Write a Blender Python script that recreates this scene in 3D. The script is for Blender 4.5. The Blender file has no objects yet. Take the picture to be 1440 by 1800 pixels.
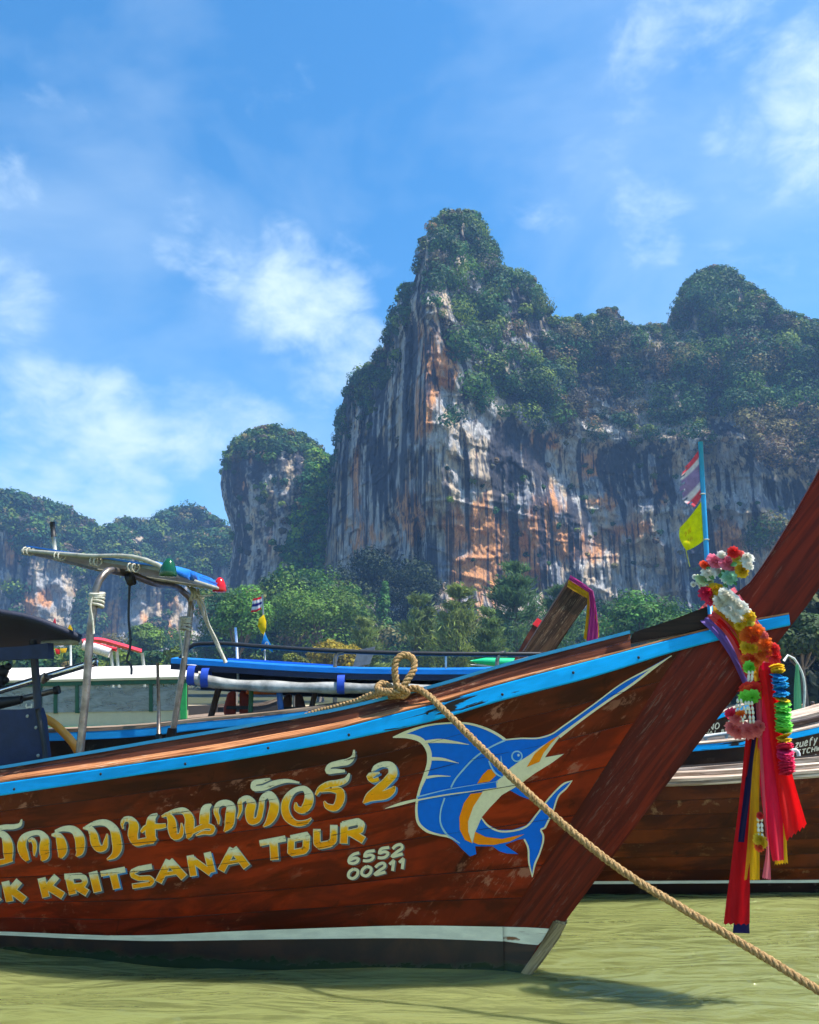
import bpy, bmesh, math, random
import numpy as np
from mathutils import Vector, Matrix
from mathutils.geometry import delaunay_2d_cdt, tessellate_polygon

random.seed(7)
RNG = np.random.default_rng(11)
SC = bpy.context.scene
COL = SC.collection

# ------------------------------------------------------------------ camera
F, PITCH, CAMZ = 1387.0, math.radians(13.4), 1.6
cam_data = bpy.data.cameras.new('camera')
cam_data.sensor_fit = 'HORIZONTAL'
cam_data.sensor_width = 36.0
cam_data.lens = F / 1440.0 * 36.0
cam_data.clip_start = 0.05
cam_data.clip_end = 6000.0
cam = bpy.data.objects.new('camera', cam_data)
COL.objects.link(cam)
cam.location = (0, 0, CAMZ)
cam.rotation_euler = (math.radians(90) + PITCH, 0, 0)
SC.camera = cam

# ------------------------------------------------------------------ world, sun, exposure
SUN_EL, SUN_AZ = math.radians(64), math.radians(79)      # azimuth: to the right of straight behind the camera
SUN_DIR = Vector((math.sin(SUN_AZ) * math.cos(SUN_EL), -math.cos(SUN_AZ) * math.cos(SUN_EL), math.sin(SUN_EL)))
world = bpy.data.worlds.new('World')
SC.world = world
world.use_nodes = True
SKY_STRENGTH = 0.125
SC.view_settings.view_transform = 'Standard'
SC.view_settings.look = 'None'
SC.view_settings.exposure = 1.0
SC.view_settings.gamma = 1.0
SC.view_settings.use_curve_mapping = False
SC.cycles.use_denoising = True
SC.cycles.use_adaptive_sampling = True
SC.cycles.max_bounces = 4
SC.cycles.diffuse_bounces = 3
SC.cycles.glossy_bounces = 2
SC.cycles.transmission_bounces = 2
SC.cycles.adaptive_threshold = 0.025
SC.cycles.volume_bounces = 0
SC.cycles.transparent_max_bounces = 8
SC.cycles.caustics_reflective = False
SC.cycles.caustics_refractive = False

def ray(px, py):
    a, b = (px - 720.0) / F, -(py - 900.0) / F
    c, s = math.cos(PITCH), math.sin(PITCH)
    return Vector((a, c - b * s, s + b * c))

def at(px, py, Y):
    """World point seen at that place, at distance Y in front of the camera."""
    d = ray(px, py)
    return Vector((0, 0, CAMZ)) + d * (Y / d.y)

def onz(px, py, z):
    d = ray(px, py)
    return Vector((0, 0, CAMZ)) + d * ((z - CAMZ) / d.z)

def at_np(px, py, Y):
    px, py, Y = np.broadcast_arrays(np.asarray(px, float), np.asarray(py, float), np.asarray(Y, float))
    a, b = (px - 720.0) / F, -(py - 900.0) / F
    c, s = math.cos(PITCH), math.sin(PITCH)
    dy, dz = c - b * s, s + b * c
    t = Y / dy
    return np.stack([a * t, Y, CAMZ + dz * t], -1)

def build_world():
    nt = world.node_tree
    nt.nodes.clear()
    N, L = nt.nodes.new, nt.links.new
    out = N('ShaderNodeOutputWorld')
    bg = N('ShaderNodeBackground')
    bg.inputs['Strength'].default_value = SKY_STRENGTH
    sky = N('ShaderNodeTexSky')
    sky.sky_type = 'NISHITA'
    sky.sun_disc = False
    sky.sun_elevation = SUN_EL
    sky.sun_rotation = math.pi - SUN_AZ
    sky.air_density = 1.0
    sky.dust_density = 0.3
    sky.ozone_density = 3.0
    hsv = N('ShaderNodeHueSaturation')
    hsv.inputs['Hue'].default_value = .493
    hsv.inputs['Saturation'].default_value = 1.30
    hsv.inputs['Value'].default_value = 1.0
    L(sky.outputs[0], hsv.inputs['Color'])
    tc = N('ShaderNodeTexCoord')
    def noise(scale, detail, rough, vec=None, dist=0.0):
        n = N('ShaderNodeTexNoise')
        n.inputs['Scale'].default_value = scale
        n.inputs['Detail'].default_value = detail
        n.inputs['Roughness'].default_value = rough
        n.inputs['Distortion'].default_value = dist
        L(vec or tc.outputs['Generated'], n.inputs['Vector'])
        return n.outputs['Fac']
    def math_(op, a, b=None, clamp=False):
        m = N('ShaderNodeMath'); m.operation = op; m.use_clamp = clamp
        for i, v in enumerate((a, b)):
            if v is None: continue
            if isinstance(v, (int, float)): m.inputs[i].default_value = v
            else: L(v, m.inputs[i])
        return m.outputs[0]
    # cloud banks: each is a soft disc of sky broken up by noise
    mp = N('ShaderNodeMapping')
    mp.inputs['Scale'].default_value = (1.0, 1.0, 1.7)
    L(tc.outputs['Generated'], mp.inputs['Vector'])
    blobs = [(320, 420, 3.6, .50), (400, 470, 4.5, .60), (500, 440, 3.4, .50), (500, 520, 5.5, .66), (590, 540, 4.5, .55), (620, 600, 4.5, .48), (560, 620, 5, .36),
             (1430, 140, 4.6, .70), (1370, 130, 3.4, .50), (1450, 210, 5.0, .50), (1300, 230, 3.2, .42), (1270, 60, 4.5, .34), (1150, 60, 5, .36), (1100, 165, 3.2, .36), (1540, 200, 7, .5),
             (60, 740, 6, .50), (210, 760, 6, .52), (330, 770, 5.5, .46), (430, 740, 4, .40), (10, 510, 4.5, .50), (10, 310, 3.4, .40), (60, 850, 6, .60), (150, 880, 6, .5), (240, 870, 4, .55),
             (1120, 400, 5, .34), (1000, 330, 7, .24), (1330, 430, 6, .24), (130, 280, 5, .20), (480, 130, 4, .18), (860, 10, 4, .2), (640, 480, 6, .22)]
    acc = None
    for bx, by, rad, w in blobs:
        d = ray(bx, by).normalized()
        vm = N('ShaderNodeVectorMath'); vm.operation = 'DOT_PRODUCT'
        nrm = N('ShaderNodeVectorMath'); nrm.operation = 'NORMALIZE'
        L(tc.outputs['Generated'], nrm.inputs[0])
        L(nrm.outputs[0], vm.inputs[0]); vm.inputs[1].default_value = d
        mr = N('ShaderNodeMapRange'); mr.interpolation_type = 'SMOOTHSTEP'
        mr.inputs['From Min'].default_value = math.cos(math.radians(rad))
        mr.inputs['From Max'].default_value = 1.0
        mr.inputs['To Min'].default_value = 0.0
        mr.inputs['To Max'].default_value = w
        L(vm.outputs['Value'], mr.inputs['Value'])
        acc = mr.outputs[0] if acc is None else math_('MAXIMUM', acc, mr.outputs[0])
    big = noise(7.0, 7, .58, mp.outputs[0], .35)
    fine = noise(22.0, 6, .6, mp.outputs[0], .6)
    n = math_('ADD', math_('MULTIPLY', math_('SUBTRACT', big, .5), 2.2), math_('MULTIPLY', math_('SUBTRACT', fine, .5), .7))
    v = math_('ADD', acc, math_('MULTIPLY', n, .62))
    mr = N('ShaderNodeMapRange'); mr.interpolation_type = 'SMOOTHSTEP'
    mr.inputs['From Min'].default_value = .20; mr.inputs['From Max'].default_value = .95
    mr.inputs['To Max'].default_value = .80
    L(v, mr.inputs['Value'])
    veil = noise(3.0, 5, .55, mp.outputs[0], .3)
    mv = N('ShaderNodeMapRange'); mv.inputs['From Min'].default_value = .4; mv.inputs['From Max'].default_value = .8; mv.inputs['To Max'].default_value = .36
    L(veil, mv.inputs['Value'])
    fac = math_('ADD', mr.outputs[0], mv.outputs[0], True)
    mix = N('ShaderNodeMix'); mix.data_type = 'RGBA'
    L(fac, mix.inputs['Factor']); L(hsv.outputs[0], mix.inputs['A'])
    mix.inputs['B'].default_value = (4.0, 4.8, 5.3, 1)
    L(mix.outputs['Result'], bg.inputs['Color'])
    L(bg.outputs[0], out.inputs[0])
build_world()

sun_data = bpy.data.lights.new('sun', 'SUN')
sun_data.energy = 4.7
sun_data.angle = math.radians(0.53)
sun_data.color = (1.0, 0.95, 0.87)
sun = bpy.data.objects.new('sun', sun_data)
COL.objects.link(sun)
sun.rotation_euler = (-SUN_DIR).to_track_quat('-Z', 'Y').to_euler()

# ------------------------------------------------------------------ helpers: colour, noise, curves
def lin(c):
    c = c / 255.0
    return c / 12.92 if c <= 0.04045 else ((c + 0.055) / 1.055) ** 2.4
def rgb(r, g, b):
    return (lin(r), lin(g), lin(b))

def _hash(ix, iy, iz, seed):
    h = (ix * 374761393 + iy * 668265263 + iz * 2147483647 + seed * 1274126177) & 0xFFFFFFFF
    h = ((h ^ (h >> 13)) * 1274126177) & 0xFFFFFFFF
    h = (h ^ (h >> 16)) * 2246822519 & 0xFFFFFFFF
    h = h ^ (h >> 15)
    return (h & 0xFFFFFF) / float(0xFFFFFF)
def vnoise(p, seed=0):
    p = np.asarray(p, float)
    i = np.floor(p).astype(np.int64); f = p - i
    f = f * f * f * (f * (f * 6 - 15) + 10)
    r = 0
    for dx in (0, 1):
        wx = f[..., 0] if dx else 1 - f[..., 0]
        for dy in (0, 1):
            wy = f[..., 1] if dy else 1 - f[..., 1]
            for dz in (0, 1):
                wz = f[..., 2] if dz else 1 - f[..., 2]
                r = r + wx * wy * wz * _hash(i[..., 0] + dx, i[..., 1] + dy, i[..., 2] + dz, seed)
    return r
def fbm(p, octaves=4, seed=0, gain=.5, lac=2.03):
    a, s, t = 1.0, 0, 0
    p = np.asarray(p, float)
    for o in range(octaves):
        s = s + a * vnoise(p, seed + o * 17); t += a
        a *= gain; p = p * lac + 13.7
    return s / t
def sstep(x, a, b):
    t = np.clip((x - a) / (b - a), 0, 1)
    return t * t * (3 - 2 * t)

def curve1(x, tx, ty):
    """Smooth interpolation through a table (Hermite with finite-difference slopes)."""
    tx, ty = np.asarray(tx, float), np.asarray(ty, float)
    x = np.asarray(x, float)
    m = np.gradient(ty, tx)
    i = np.clip(np.searchsorted(tx, x) - 1, 0, len(tx) - 2)
    h = tx[i + 1] - tx[i]; t = np.clip((x - tx[i]) / h, -3, 4)
    tt = np.clip(t, 0, 1)
    r = ((2*tt**3 - 3*tt**2 + 1) * ty[i] + (tt**3 - 2*tt**2 + tt) * h * m[i]
         + (-2*tt**3 + 3*tt**2) * ty[i+1] + (tt**3 - tt**2) * h * m[i+1])
    r = np.where(t < 0, ty[0] + m[0] * (x - tx[0]), r)
    return np.where(t > 1, ty[-1] + m[-1] * (x - tx[-1]), r)

def catmull(pts, n):
    """Resample a polyline of tuples of any dimension as a smooth curve of n points."""
    p = np.asarray(pts, float)
    if len(p) == 2:
        t = np.linspace(0, 1, n)[:, None]
        return p[0] * (1 - t) + p[1] * t
    d = np.r_[0, np.cumsum(np.linalg.norm(np.diff(p[:, :min(3, p.shape[1])], axis=0), axis=1) + 1e-9)]
    x = np.linspace(0, d[-1], n)
    return np.stack([curve1(x, d, p[:, k]) for k in range(p.shape[1])], -1)

# ------------------------------------------------------------------ helpers: objects
def new_obj(name, mesh, parent=None):
    o = bpy.data.objects.new(name, mesh)
    COL.objects.link(o)
    if parent is not None:
        o.parent = parent
        if parent.type == 'EMPTY':
            o.matrix_parent_inverse = Matrix.Translation(-parent.location)
    return o

def mesh_obj(name, verts, faces, mat=None, parent=None, uv=None, uvaxis=None, col=None, smooth=True, mats=None, fmat=None):
    me = bpy.data.meshes.new(name)
    V = np.asarray(verts, float)
    if isinstance(faces, np.ndarray):
        nf, k = faces.shape
        me.vertices.add(len(V)); me.vertices.foreach_set('co', V.ravel())
        me.loops.add(nf * k); me.loops.foreach_set('vertex_index', faces.ravel().astype(np.int32))
        me.polygons.add(nf)
        me.polygons.foreach_set('loop_start', np.arange(0, nf * k, k, dtype=np.int32))
        me.polygons.foreach_set('loop_total', np.full(nf, k, dtype=np.int32))
        me.update(calc_edges=True)
    else:
        me.from_pydata(V.tolist(), [], faces)
    me.polygons.foreach_set('use_smooth', np.full(len(me.polygons), smooth))
    if uv is None and uvaxis is not None:
        ax = np.asarray(uvaxis, float); ax = ax / np.linalg.norm(ax)
        up = np.array([0, 0, 1.0]) if abs(ax[2]) < .8 else np.array([1.0, 0, 0])
        b = np.cross(ax, up); b /= np.linalg.norm(b); c = np.cross(b, ax)
        uv = np.stack([V @ ax, V @ c + V @ b], -1)
    if uv is not None:
        li = np.empty(len(me.loops), dtype=np.int32); me.loops.foreach_get('vertex_index', li)
        lay = me.uv_layers.new(name='UVMap')
        lay.data.foreach_set('uv', np.asarray(uv, float)[li].ravel())
    if col is not None:
        c = np.asarray(col, float)
        if c.shape[1] == 3: c = np.c_[c, np.ones(len(c))]
        a = me.color_attributes.new('col', 'FLOAT_COLOR', 'POINT')
        a.data.foreach_set('color', c.ravel())
    for m in (mats or ([mat] if mat else [])): me.materials.append(m)
    if fmat is not None: me.polygons.foreach_set('material_index', np.asarray(fmat, dtype=np.int32))
    me.validate(); me.update()
    return new_obj(name, me, parent)

def thing(name, label, cat, loc, group=None):
    o = bpy.data.objects.new(name, None)
    COL.objects.link(o)
    o.location = loc
    o.empty_display_size = .1
    tag(o, label, cat, group)
    return o
def tag(o, label=None, cat=None, group=None, kind=None):
    if label: o['label'] = label
    if cat: o['category'] = cat
    if group: o['group'] = group
    if kind: o['kind'] = kind
    return o

def grid_faces(nu, nv, wrap=False):
    """Quads of a grid stored u-major: index = u*nv + v; wrap closes v."""
    u = np.arange(nu - 1)[:, None]; v = np.arange(nv if wrap else nv - 1)[None, :]
    w = (v + 1) % nv
    return np.stack([u * nv + v, (u + 1) * nv + v, (u + 1) * nv + w, u * nv + w], -1).reshape(-1, 4)

class MB:
    """Collects pieces of one part."""
    def __init__(s): s.v, s.f = [], []
    def add(s, v, f):
        o = sum(len(a) for a in s.v) if False else getattr(s, 'n', 0)
        v = np.asarray(v, float); s.v.append(v); s.n = o + len(v)
        s.f.extend([[i + o for i in q] for q in (f.tolist() if isinstance(f, np.ndarray) else f)])
        return s
    def box(s, c, ax, ay, az):
        """Box with centre c and half-axis vectors."""
        c, ax, ay, az = (np.array(q, float) for q in (c, ax, ay, az))
        v = [c + i * ax + j * ay + k * az for i in (-1, 1) for j in (-1, 1) for k in (-1, 1)]
        return s.add(v, [[0, 1, 3, 2], [4, 6, 7, 5], [0, 4, 5, 1], [2, 3, 7, 6], [0, 2, 6, 4], [1, 5, 7, 3]])
    def tube(s, pts, r, sides=8, caps=True):
        v, f = tube_geo(pts, r, sides, caps); return s.add(v, f)
    def build(s, name, mat, parent=None, **kw):
        return mesh_obj(name, np.concatenate(s.v), s.f, mat, parent, **kw)

def frames(p):
    t = np.gradient(p, axis=0); t /= np.linalg.norm(t, axis=1)[:, None] + 1e-12
    n = np.zeros_like(p)
    a = np.array([0, 0, 1.0]) if abs(t[0][2]) < .9 else np.array([1.0, 0, 0])
    n[0] = a - t[0] * (a @ t[0]); n[0] /= np.linalg.norm(n[0])
    for i in range(1, len(p)):
        q = n[i - 1] - t[i] * (n[i - 1] @ t[i]); n[i] = q / (np.linalg.norm(q) + 1e-12)
    return t, n, np.cross(t, n)

def tube_geo(pts, r, sides=8, caps=True):
    p = np.asarray([tuple(q) for q in pts], float)
    r = np.broadcast_to(np.asarray(r, float), (len(p),))
    t, n, b = frames(p)
    a = np.arange(sides) * 2 * math.pi / sides
    v = p[:, None] + r[:, None, None] * (np.cos(a)[None, :, None] * n[:, None] + np.sin(a)[None, :, None] * b[:, None])
    f = grid_faces(len(p), sides, True).tolist()
    if caps:
        f.append(list(range(sides))[::-1]); o = (len(p) - 1) * sides
        f.append([o + i for i in range(sides)])
    return v.reshape(-1, 3), f

def sphere_geo(c, r, nu=8, nv=10):
    th = np.linspace(0.001, math.pi - .001, nu); ph = np.arange(nv) * 2 * math.pi / nv
    r = np.broadcast_to(np.asarray(r, float), (3,))
    v = np.stack([np.sin(th)[:, None] * np.cos(ph), np.sin(th)[:, None] * np.sin(ph), np.repeat(np.cos(th)[:, None], nv, 1)], -1) * r + np.asarray(c, float)
    return v.reshape(-1, 3), grid_faces(nu, nv, True)

# ------------------------------------------------------------------ materials
MATS = {}
class NT:
    """Small wrapper for writing node graphs."""
    def __init__(s, name):
        s.m = bpy.data.materials.new(name); s.m.use_nodes = True
        s.t = s.m.node_tree; s.t.nodes.clear()
        s.out = s.N('ShaderNodeOutputMaterial'); s.b = s.N('ShaderNodeBsdfPrincipled')
        s.L(s.b.outputs[0], s.out.inputs['Surface'])
    def N(s, k): return s.t.nodes.new(k)
    def L(s, a, b): s.t.links.new(a, b)
    def put(s, sock, v):
        if isinstance(v, bpy.types.NodeSocket): s.L(v, sock)
        elif isinstance(v, (tuple, list)) and len(v) == 3 and sock.type == 'RGBA': sock.default_value = (*v, 1)
        else: sock.default_value = v
    def noise(s, scale, detail=4, rough=.55, vec=None, dist=0.0):
        n = s.N('ShaderNodeTexNoise')
        for k, v in (('Scale', scale), ('Detail', detail), ('Roughness', rough), ('Distortion', dist)): n.inputs[k].default_value = v
        if vec is not None: s.L(vec, n.inputs['Vector'])
        return n.outputs['Fac']
    def vec(s, kind='Object', scale=(1, 1, 1), rot=(0, 0, 0), loc=(0, 0, 0)):
        if kind == 'UV':
            c = s.N('ShaderNodeUVMap'); c.uv_map = 'UVMap'; o = c.outputs[0]
        else:
            c = s.N('ShaderNodeTexCoord'); o = c.outputs[kind]
        m = s.N('ShaderNodeMapping')
        m.inputs['Scale'].default_value = scale; m.inputs['Rotation'].default_value = rot; m.inputs['Location'].default_value = loc
        s.L(o, m.inputs['Vector']); return m.outputs[0]
    def rng(s, v, a, b, c=0.0, d=1.0, smooth=True):
        m = s.N('ShaderNodeMapRange')
        if smooth: m.interpolation_type = 'SMOOTHSTEP'
        s.put(m.inputs['Value'], v)
        for k, x in (('From Min', a), ('From Max', b), ('To Min', c), ('To Max', d)): m.inputs[k].default_value = x
        return m.outputs[0]
    def mix(s, f, a, b, mode='MIX'):
        m = s.N('ShaderNodeMix'); m.data_type = 'RGBA'; m.blend_type = mode
        s.put(m.inputs['Factor'], f); s.put(m.inputs['A'], a); s.put(m.inputs['B'], b)
        return m.outputs['Result']
    def math(s, op, a, b=0.0, clamp=False):
        m = s.N('ShaderNodeMath'); m.operation = op; m.use_clamp = clamp
        s.put(m.inputs[0], a); s.put(m.inputs[1], b); return m.outputs[0]
    def attr(s, name='col', out='Color'):
        a = s.N('ShaderNodeAttribute'); a.attribute_name = name; return a.outputs[out]
    def bump(s, h, strength=.3, dist=.01):
        b = s.N('ShaderNodeBump'); b.inputs['Strength'].default_value = strength; b.inputs['Distance'].default_value = dist
        s.L(h, b.inputs['Height']); s.L(b.outputs[0], s.b.inputs['Normal'])
    def island(s):
        g = s.N('ShaderNodeNewGeometry'); return g.outputs['Random Per Island']
    def set(s, **k):
        for n, v in k.items(): s.put(s.b.inputs[n.replace('_', ' ')], v)
        return s

def plain(name, c, rough=.5, metal=0.0, var=.25, scale=20.0, bump=.0, dirt=None, **kw):
    """A painted or plain surface: gentle patchy variation, optional dirt colour."""
    if name in MATS: return MATS[name]
    n = NT(name)
    v = n.vec('Object')
    f = n.noise(scale, 5, .6, v)
    base = n.mix(n.rng(f, .3, .7), tuple(x * (1 - var) for x in c), tuple(min(1, x * (1 + var * .6)) for x in c))
    if dirt:
        f2 = n.noise(scale * 2.3, 6, .7, v)
        base = n.mix(n.rng(f2, .56, .68, 0, .9), base, dirt)
    n.set(Base_Color=base, Roughness=rough, Metallic=metal)
    if bump: n.bump(n.noise(scale * 4, 4, .6, v), bump, .01)
    for k, x in kw.items(): n.set(**{k: x})
    MATS[name] = n.m
    return n.m

def wood(name, dark, mid, light, rough=.42, scuff=.0, scuff_col=(.55, .42, .30), stain=.5, sc=1.0, bump=.25, contrast=1.0):
    """Timber with grain along U, dark water stains, and scuffs rubbed through the varnish."""
    if name in MATS: return MATS[name]
    n = NT(name)
    g1 = n.noise(1.0, 8, .62, n.vec('UV', (1.6 * sc, 34 * sc, 1)), .6)
    g2 = n.noise(1.0, 5, .6, n.vec('UV', (.9 * sc, 7 * sc, 1), loc=(3, 7, 1)), .8)
    c = n.mix(n.rng(g1, .40, .60), tuple(x * .75 for x in mid), tuple(x * 1.2 for x in light))
    c = n.mix(n.rng(g2, .38, .68, 0, stain), c, dark)
    g3 = n.noise(1.0, 6, .65, n.vec('UV', (4.5 * sc, 16 * sc, 1), loc=(9, 2, 5)), 1.2)
    c = n.mix(n.rng(g3, .60, .74, 0, stain * 1.2), c, tuple(x * .25 for x in dark))
    rg = rough
    if scuff > 0:
        g4 = n.noise(1.0, 7, .72, n.vec('UV', (7 * sc, 60 * sc, 1), loc=(1, 4, 8)), .3)
        zone = n.noise(1.0, 3, .5, n.vec('UV', (1.1, 1.9, 1), loc=(5, 5, 2)))
        m = n.math('MULTIPLY', n.rng(g4, .55, .63), n.rng(zone, .45, .62, 0, scuff))
        g5 = n.noise(1.0, 7, .75, n.vec('UV', (26, 30, 1), loc=(2, 8, 3)))
        m2 = n.math('MULTIPLY', n.rng(g5, .56, .66, 0, .6), n.rng(zone, .52, .66, 0, scuff))
        m = n.math('MAXIMUM', m, m2)
        c = n.mix(m, c, scuff_col)
        rg = n.math('ADD', n.math('MULTIPLY', m, .35), rough)
    n.set(Base_Color=c, Roughness=rg)
    n.set(Specular_IOR_Level=.13)
    n.bump(g1, bump, .004)
    MATS[name] = n.m
    return n.m

def vcol(name, rough=.6, spec=.5, bump=0, scale=30, trans=0.0, chips=None, var=.12):
    """Colour from the painted/dyed colour attribute, with a little variation; chips shows the ground colour through."""
    if name in MATS: return MATS[name]
    n = NT(name)
    v = n.vec('Object')
    f = n.noise(scale, 5, .6, v)
    c = n.mix(n.rng(f, .3, .7, 0, var * 2), n.attr(), (0.02, 0.015, 0.01), 'MIX') if var else n.attr()
    if chips:
        g = n.noise(1.0, 7, .7, n.vec('UV', (9, 75, 1)), .4)
        g2 = n.noise(1.0, 3, .5, n.vec('UV', (2, 3, 1), loc=(4, 1, 0)))
        thr = n.math('ADD', g, n.math('MULTIPLY', n.math('SUBTRACT', g2, .5), .35))
        c = n.mix(n.rng(thr, .60, .66), c, chips)
    n.set(Base_Color=c, Roughness=rough)
    n.set(Specular_IOR_Level=spec)
    if bump: n.bump(f, bump, .01)
    if trans:
        tr = n.N('ShaderNodeBsdfTranslucent'); n.put(tr.inputs['Color'], c)
        mx = n.N('ShaderNodeMixShader'); mx.inputs[0].default_value = trans
        n.L(n.b.outputs[0], mx.inputs[1]); n.L(tr.outputs[0], mx.inputs[2]); n.L(mx.outputs[0], n.out.inputs['Surface'])
    MATS[name] = n.m
    return n.m

def cloth(name, c, trans=.5):
    if name in MATS: return MATS[name]
    n = NT(name)
    f = n.noise(1.0, 4, .6, n.vec('Object', (60, 60, 8)))
    col = n.mix(n.rng(f, .3, .7), tuple(x * .82 for x in c), c)
    n.set(Base_Color=col, Roughness=.75, Sheen_Weight=.15)
    n.set(Specular_IOR_Level=.2)
    tr = n.N('ShaderNodeBsdfTranslucent'); n.put(tr.inputs['Color'], col)
    mx = n.N('ShaderNodeMixShader'); mx.inputs[0].default_value = trans
    n.L(n.b.outputs[0], mx.inputs[1]); n.L(tr.outputs[0], mx.inputs[2]); n.L(mx.outputs[0], n.out.inputs['Surface'])
    MATS[name] = n.m
    return n.m
# ================================================================== SETTING: water, land, rock, forest
def water_material():
    n = NT('turbid_sea_water')
    v = n.vec('Object')
    f = n.noise(.35, 4, .55, v)
    c = n.mix(n.rng(f, .3, .7), (.150, .168, .056), (.192, .204, .070))
    n.set(Base_Color=c, Roughness=.03, IOR=1.34, Subsurface_Weight=.8, Subsurface_Scale=.22)
    n.b.subsurface_method = 'BURLEY'
    n.b.inputs['Subsurface Radius'].default_value = (1.0, 1.0, .6)
    w1 = n.noise(1.0, 2, .45, n.vec('Object', (1.7, 6.0, 1)), .9)
    w2 = n.noise(1.0, 4, .55, n.vec('Object', (10, 26, 1)), .5)
    h = n.math('ADD', n.math('MULTIPLY', w1, 1.0), n.math('MULTIPLY', w2, .12))
    n.bump(h, 1.0, .085)
    return n.m

def build_water():
    az = np.concatenate([np.radians(np.linspace(-38, 38, 300)), np.radians(np.linspace(38, 322, 40))[1:]])
    rr = np.concatenate([[.01], 1.2 * (900 / 1.2) ** (np.linspace(0, 1, 430))])
    A, R = np.meshgrid(az, rr)
    X, Y = R * np.sin(A), R * np.cos(A)
    p = np.stack([X * 1.1, Y * 3.0, 0 * X], -1)
    h = (fbm(p * .8, 2, 3) - .5) * .085 + (fbm(p * 2.2, 2, 9) - .5) * .02
    h = h * sstep(40 - R, 0, 25) * sstep(np.cos(A), .6, .8)
    V = np.stack([X, Y, h], -1).reshape(-1, 3)
    f = grid_faces(len(rr), len(az))
    o = mesh_obj('water', V, f[:, ::-1].copy(), water_material())
    o['kind'] = 'structure'
build_water()

def shore(x):
    return 105 - 73 * sstep(x, -5, 15)
def land_z(x, y):
    d = y - shore(x)
    return np.where(d < 0, np.clip(d * .06, -1.2, 0), np.minimum(d * .055, .9) + np.clip(d - 25, 0, 400) * .035) - .02
def build_land():
    x = np.linspace(-420, 420, 180); y = 22 * (640 / 22) ** np.linspace(0, 1, 140)
    X, Y = np.meshgrid(x, y)
    Z = land_z(X, Y) + (fbm(np.stack([X * .2, Y * .2, 0 * X], -1), 4, 5) - .5) * .35
    d = Y - shore(X)
    t = sstep(d + 10 * (fbm(np.stack([X * .1, Y * .1, 0 * X], -1), 3, 8) - .5), 14, 22)[..., None]
    col = np.array([.50, .41, .27]) * (1 - t) + np.array([.07, .075, .03]) * t
    m = vcol('sand_and_forest_floor', .9, .2, .3, 2.0)
    o = mesh_obj('terrain', np.stack([X, Y, Z], -1).reshape(-1, 3), grid_faces(len(y), len(x))[:, ::-1].copy(), m, col=col.reshape(-1, 3))
    o['kind'] = 'structure'
build_land()

def rock_material():
    n = NT('weathered_limestone')
    v = n.vec('Object', (1, 1, .18))
    f = n.noise(1.1, 6, .65, v, .4)
    c = n.mix(n.rng(f, .46, .60, 0, .45), n.attr(), (0.03, 0.032, 0.04))
    g = n.noise(1.0, 7, .7, n.vec('Object', (.9, .9, .55)), .5)
    c = n.mix(n.rng(g, .58, .70, 0, .35), c, (.52, .45, .36))
    n.set(Base_Color=c, Roughness=.92)
    n.set(Specular_IOR_Level=.2)
    h = n.math('ADD', n.noise(.9, 7, .7, n.vec('Object', (1, 1, .5))), f)
    n.bump(h, .9, 1.1)
    return n.m
ROCK = rock_material()

def leaf_material(name, trans=.25):
    n = NT(name)
    r = n.island()
    c = n.mix(n.rng(r, 0, 1, 0, .30, False), n.attr(), (.004, .012, .006))
    r2 = n.math('FRACT', n.math('MULTIPLY', r, 17.3))
    c = n.mix(n.rng(r2, .80, 1.0, 0, .40), c, (.20, .24, .05))
    n.set(Base_Color=c, Roughness=.7)
    n.set(Specular_IOR_Level=.25)
    tr = n.N('ShaderNodeBsdfTranslucent'); n.put(tr.inputs['Color'], c)
    mx = n.N('ShaderNodeMixShader'); mx.inputs[0].default_value = trans
    n.L(n.b.outputs[0], mx.inputs[1]); n.L(tr.outputs[0], mx.inputs[2]); n.L(mx.outputs[0], n.out.inputs['Surface'])
    return n.m
LEAF = leaf_material('tropical_foliage', .32)

def leaf_arrays(C, Nn, size, aspect, rng, bend=.25):
    """Leaf quads: centres, normals, sizes -> verts, quads (each leaf a bent lozenge of 4 corners)."""
    n = Nn / (np.linalg.norm(Nn, axis=1)[:, None] + 1e-9)
    a = rng.normal(size=C.shape); a -= n * (a * n).sum(1)[:, None]; a /= np.linalg.norm(a, axis=1)[:, None] + 1e-9
    b = np.cross(n, a)
    s = size[:, None]
    v = np.stack([C + a * s * aspect, C + b * s * .62 + n * s * bend * .5, C - a * s * aspect * .9, C - b * s * .62 + n * s * bend * .5], 1)
    q = np.arange(len(C) * 4).reshape(-1, 4)
    return v.reshape(-1, 3), q

def clump_leaves(clumps, rng, aspect=.9, up=.25):
    """clumps: list of (centre, radii, count, leaf size, colour) -> arrays for one mesh."""
    Cs, Ns, Ss, Ks = [], [], [], []
    for c, r, k, ls, col in clumps:
        d = rng.normal(size=(k, 3)); d /= np.linalg.norm(d, axis=1)[:, None]
        rad = rng.uniform(0, 1, k) ** .33
        lump = .78 + .5 * fbm(d * 1.9 + np.asarray(c) * .37, 2, 4)
        Cs.append(np.asarray(c) + d * np.asarray(r) * (rad * lump)[:, None])
        nn = d + rng.normal(size=(k, 3)) * .26; nn[:, 2] += up
        Ns.append(nn); Ss.append(ls * rng.uniform(.6, 1.35, k))
        shade = rng.uniform(.75, 1.25, (k, 1))
        Ks.append(np.repeat((np.asarray(col)[None, :] * shade), 4, 0))
    v, q = leaf_arrays(np.concatenate(Cs), np.concatenate(Ns), np.concatenate(Ss), aspect, rng)
    return v, q, np.concatenate(Ks)

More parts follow.
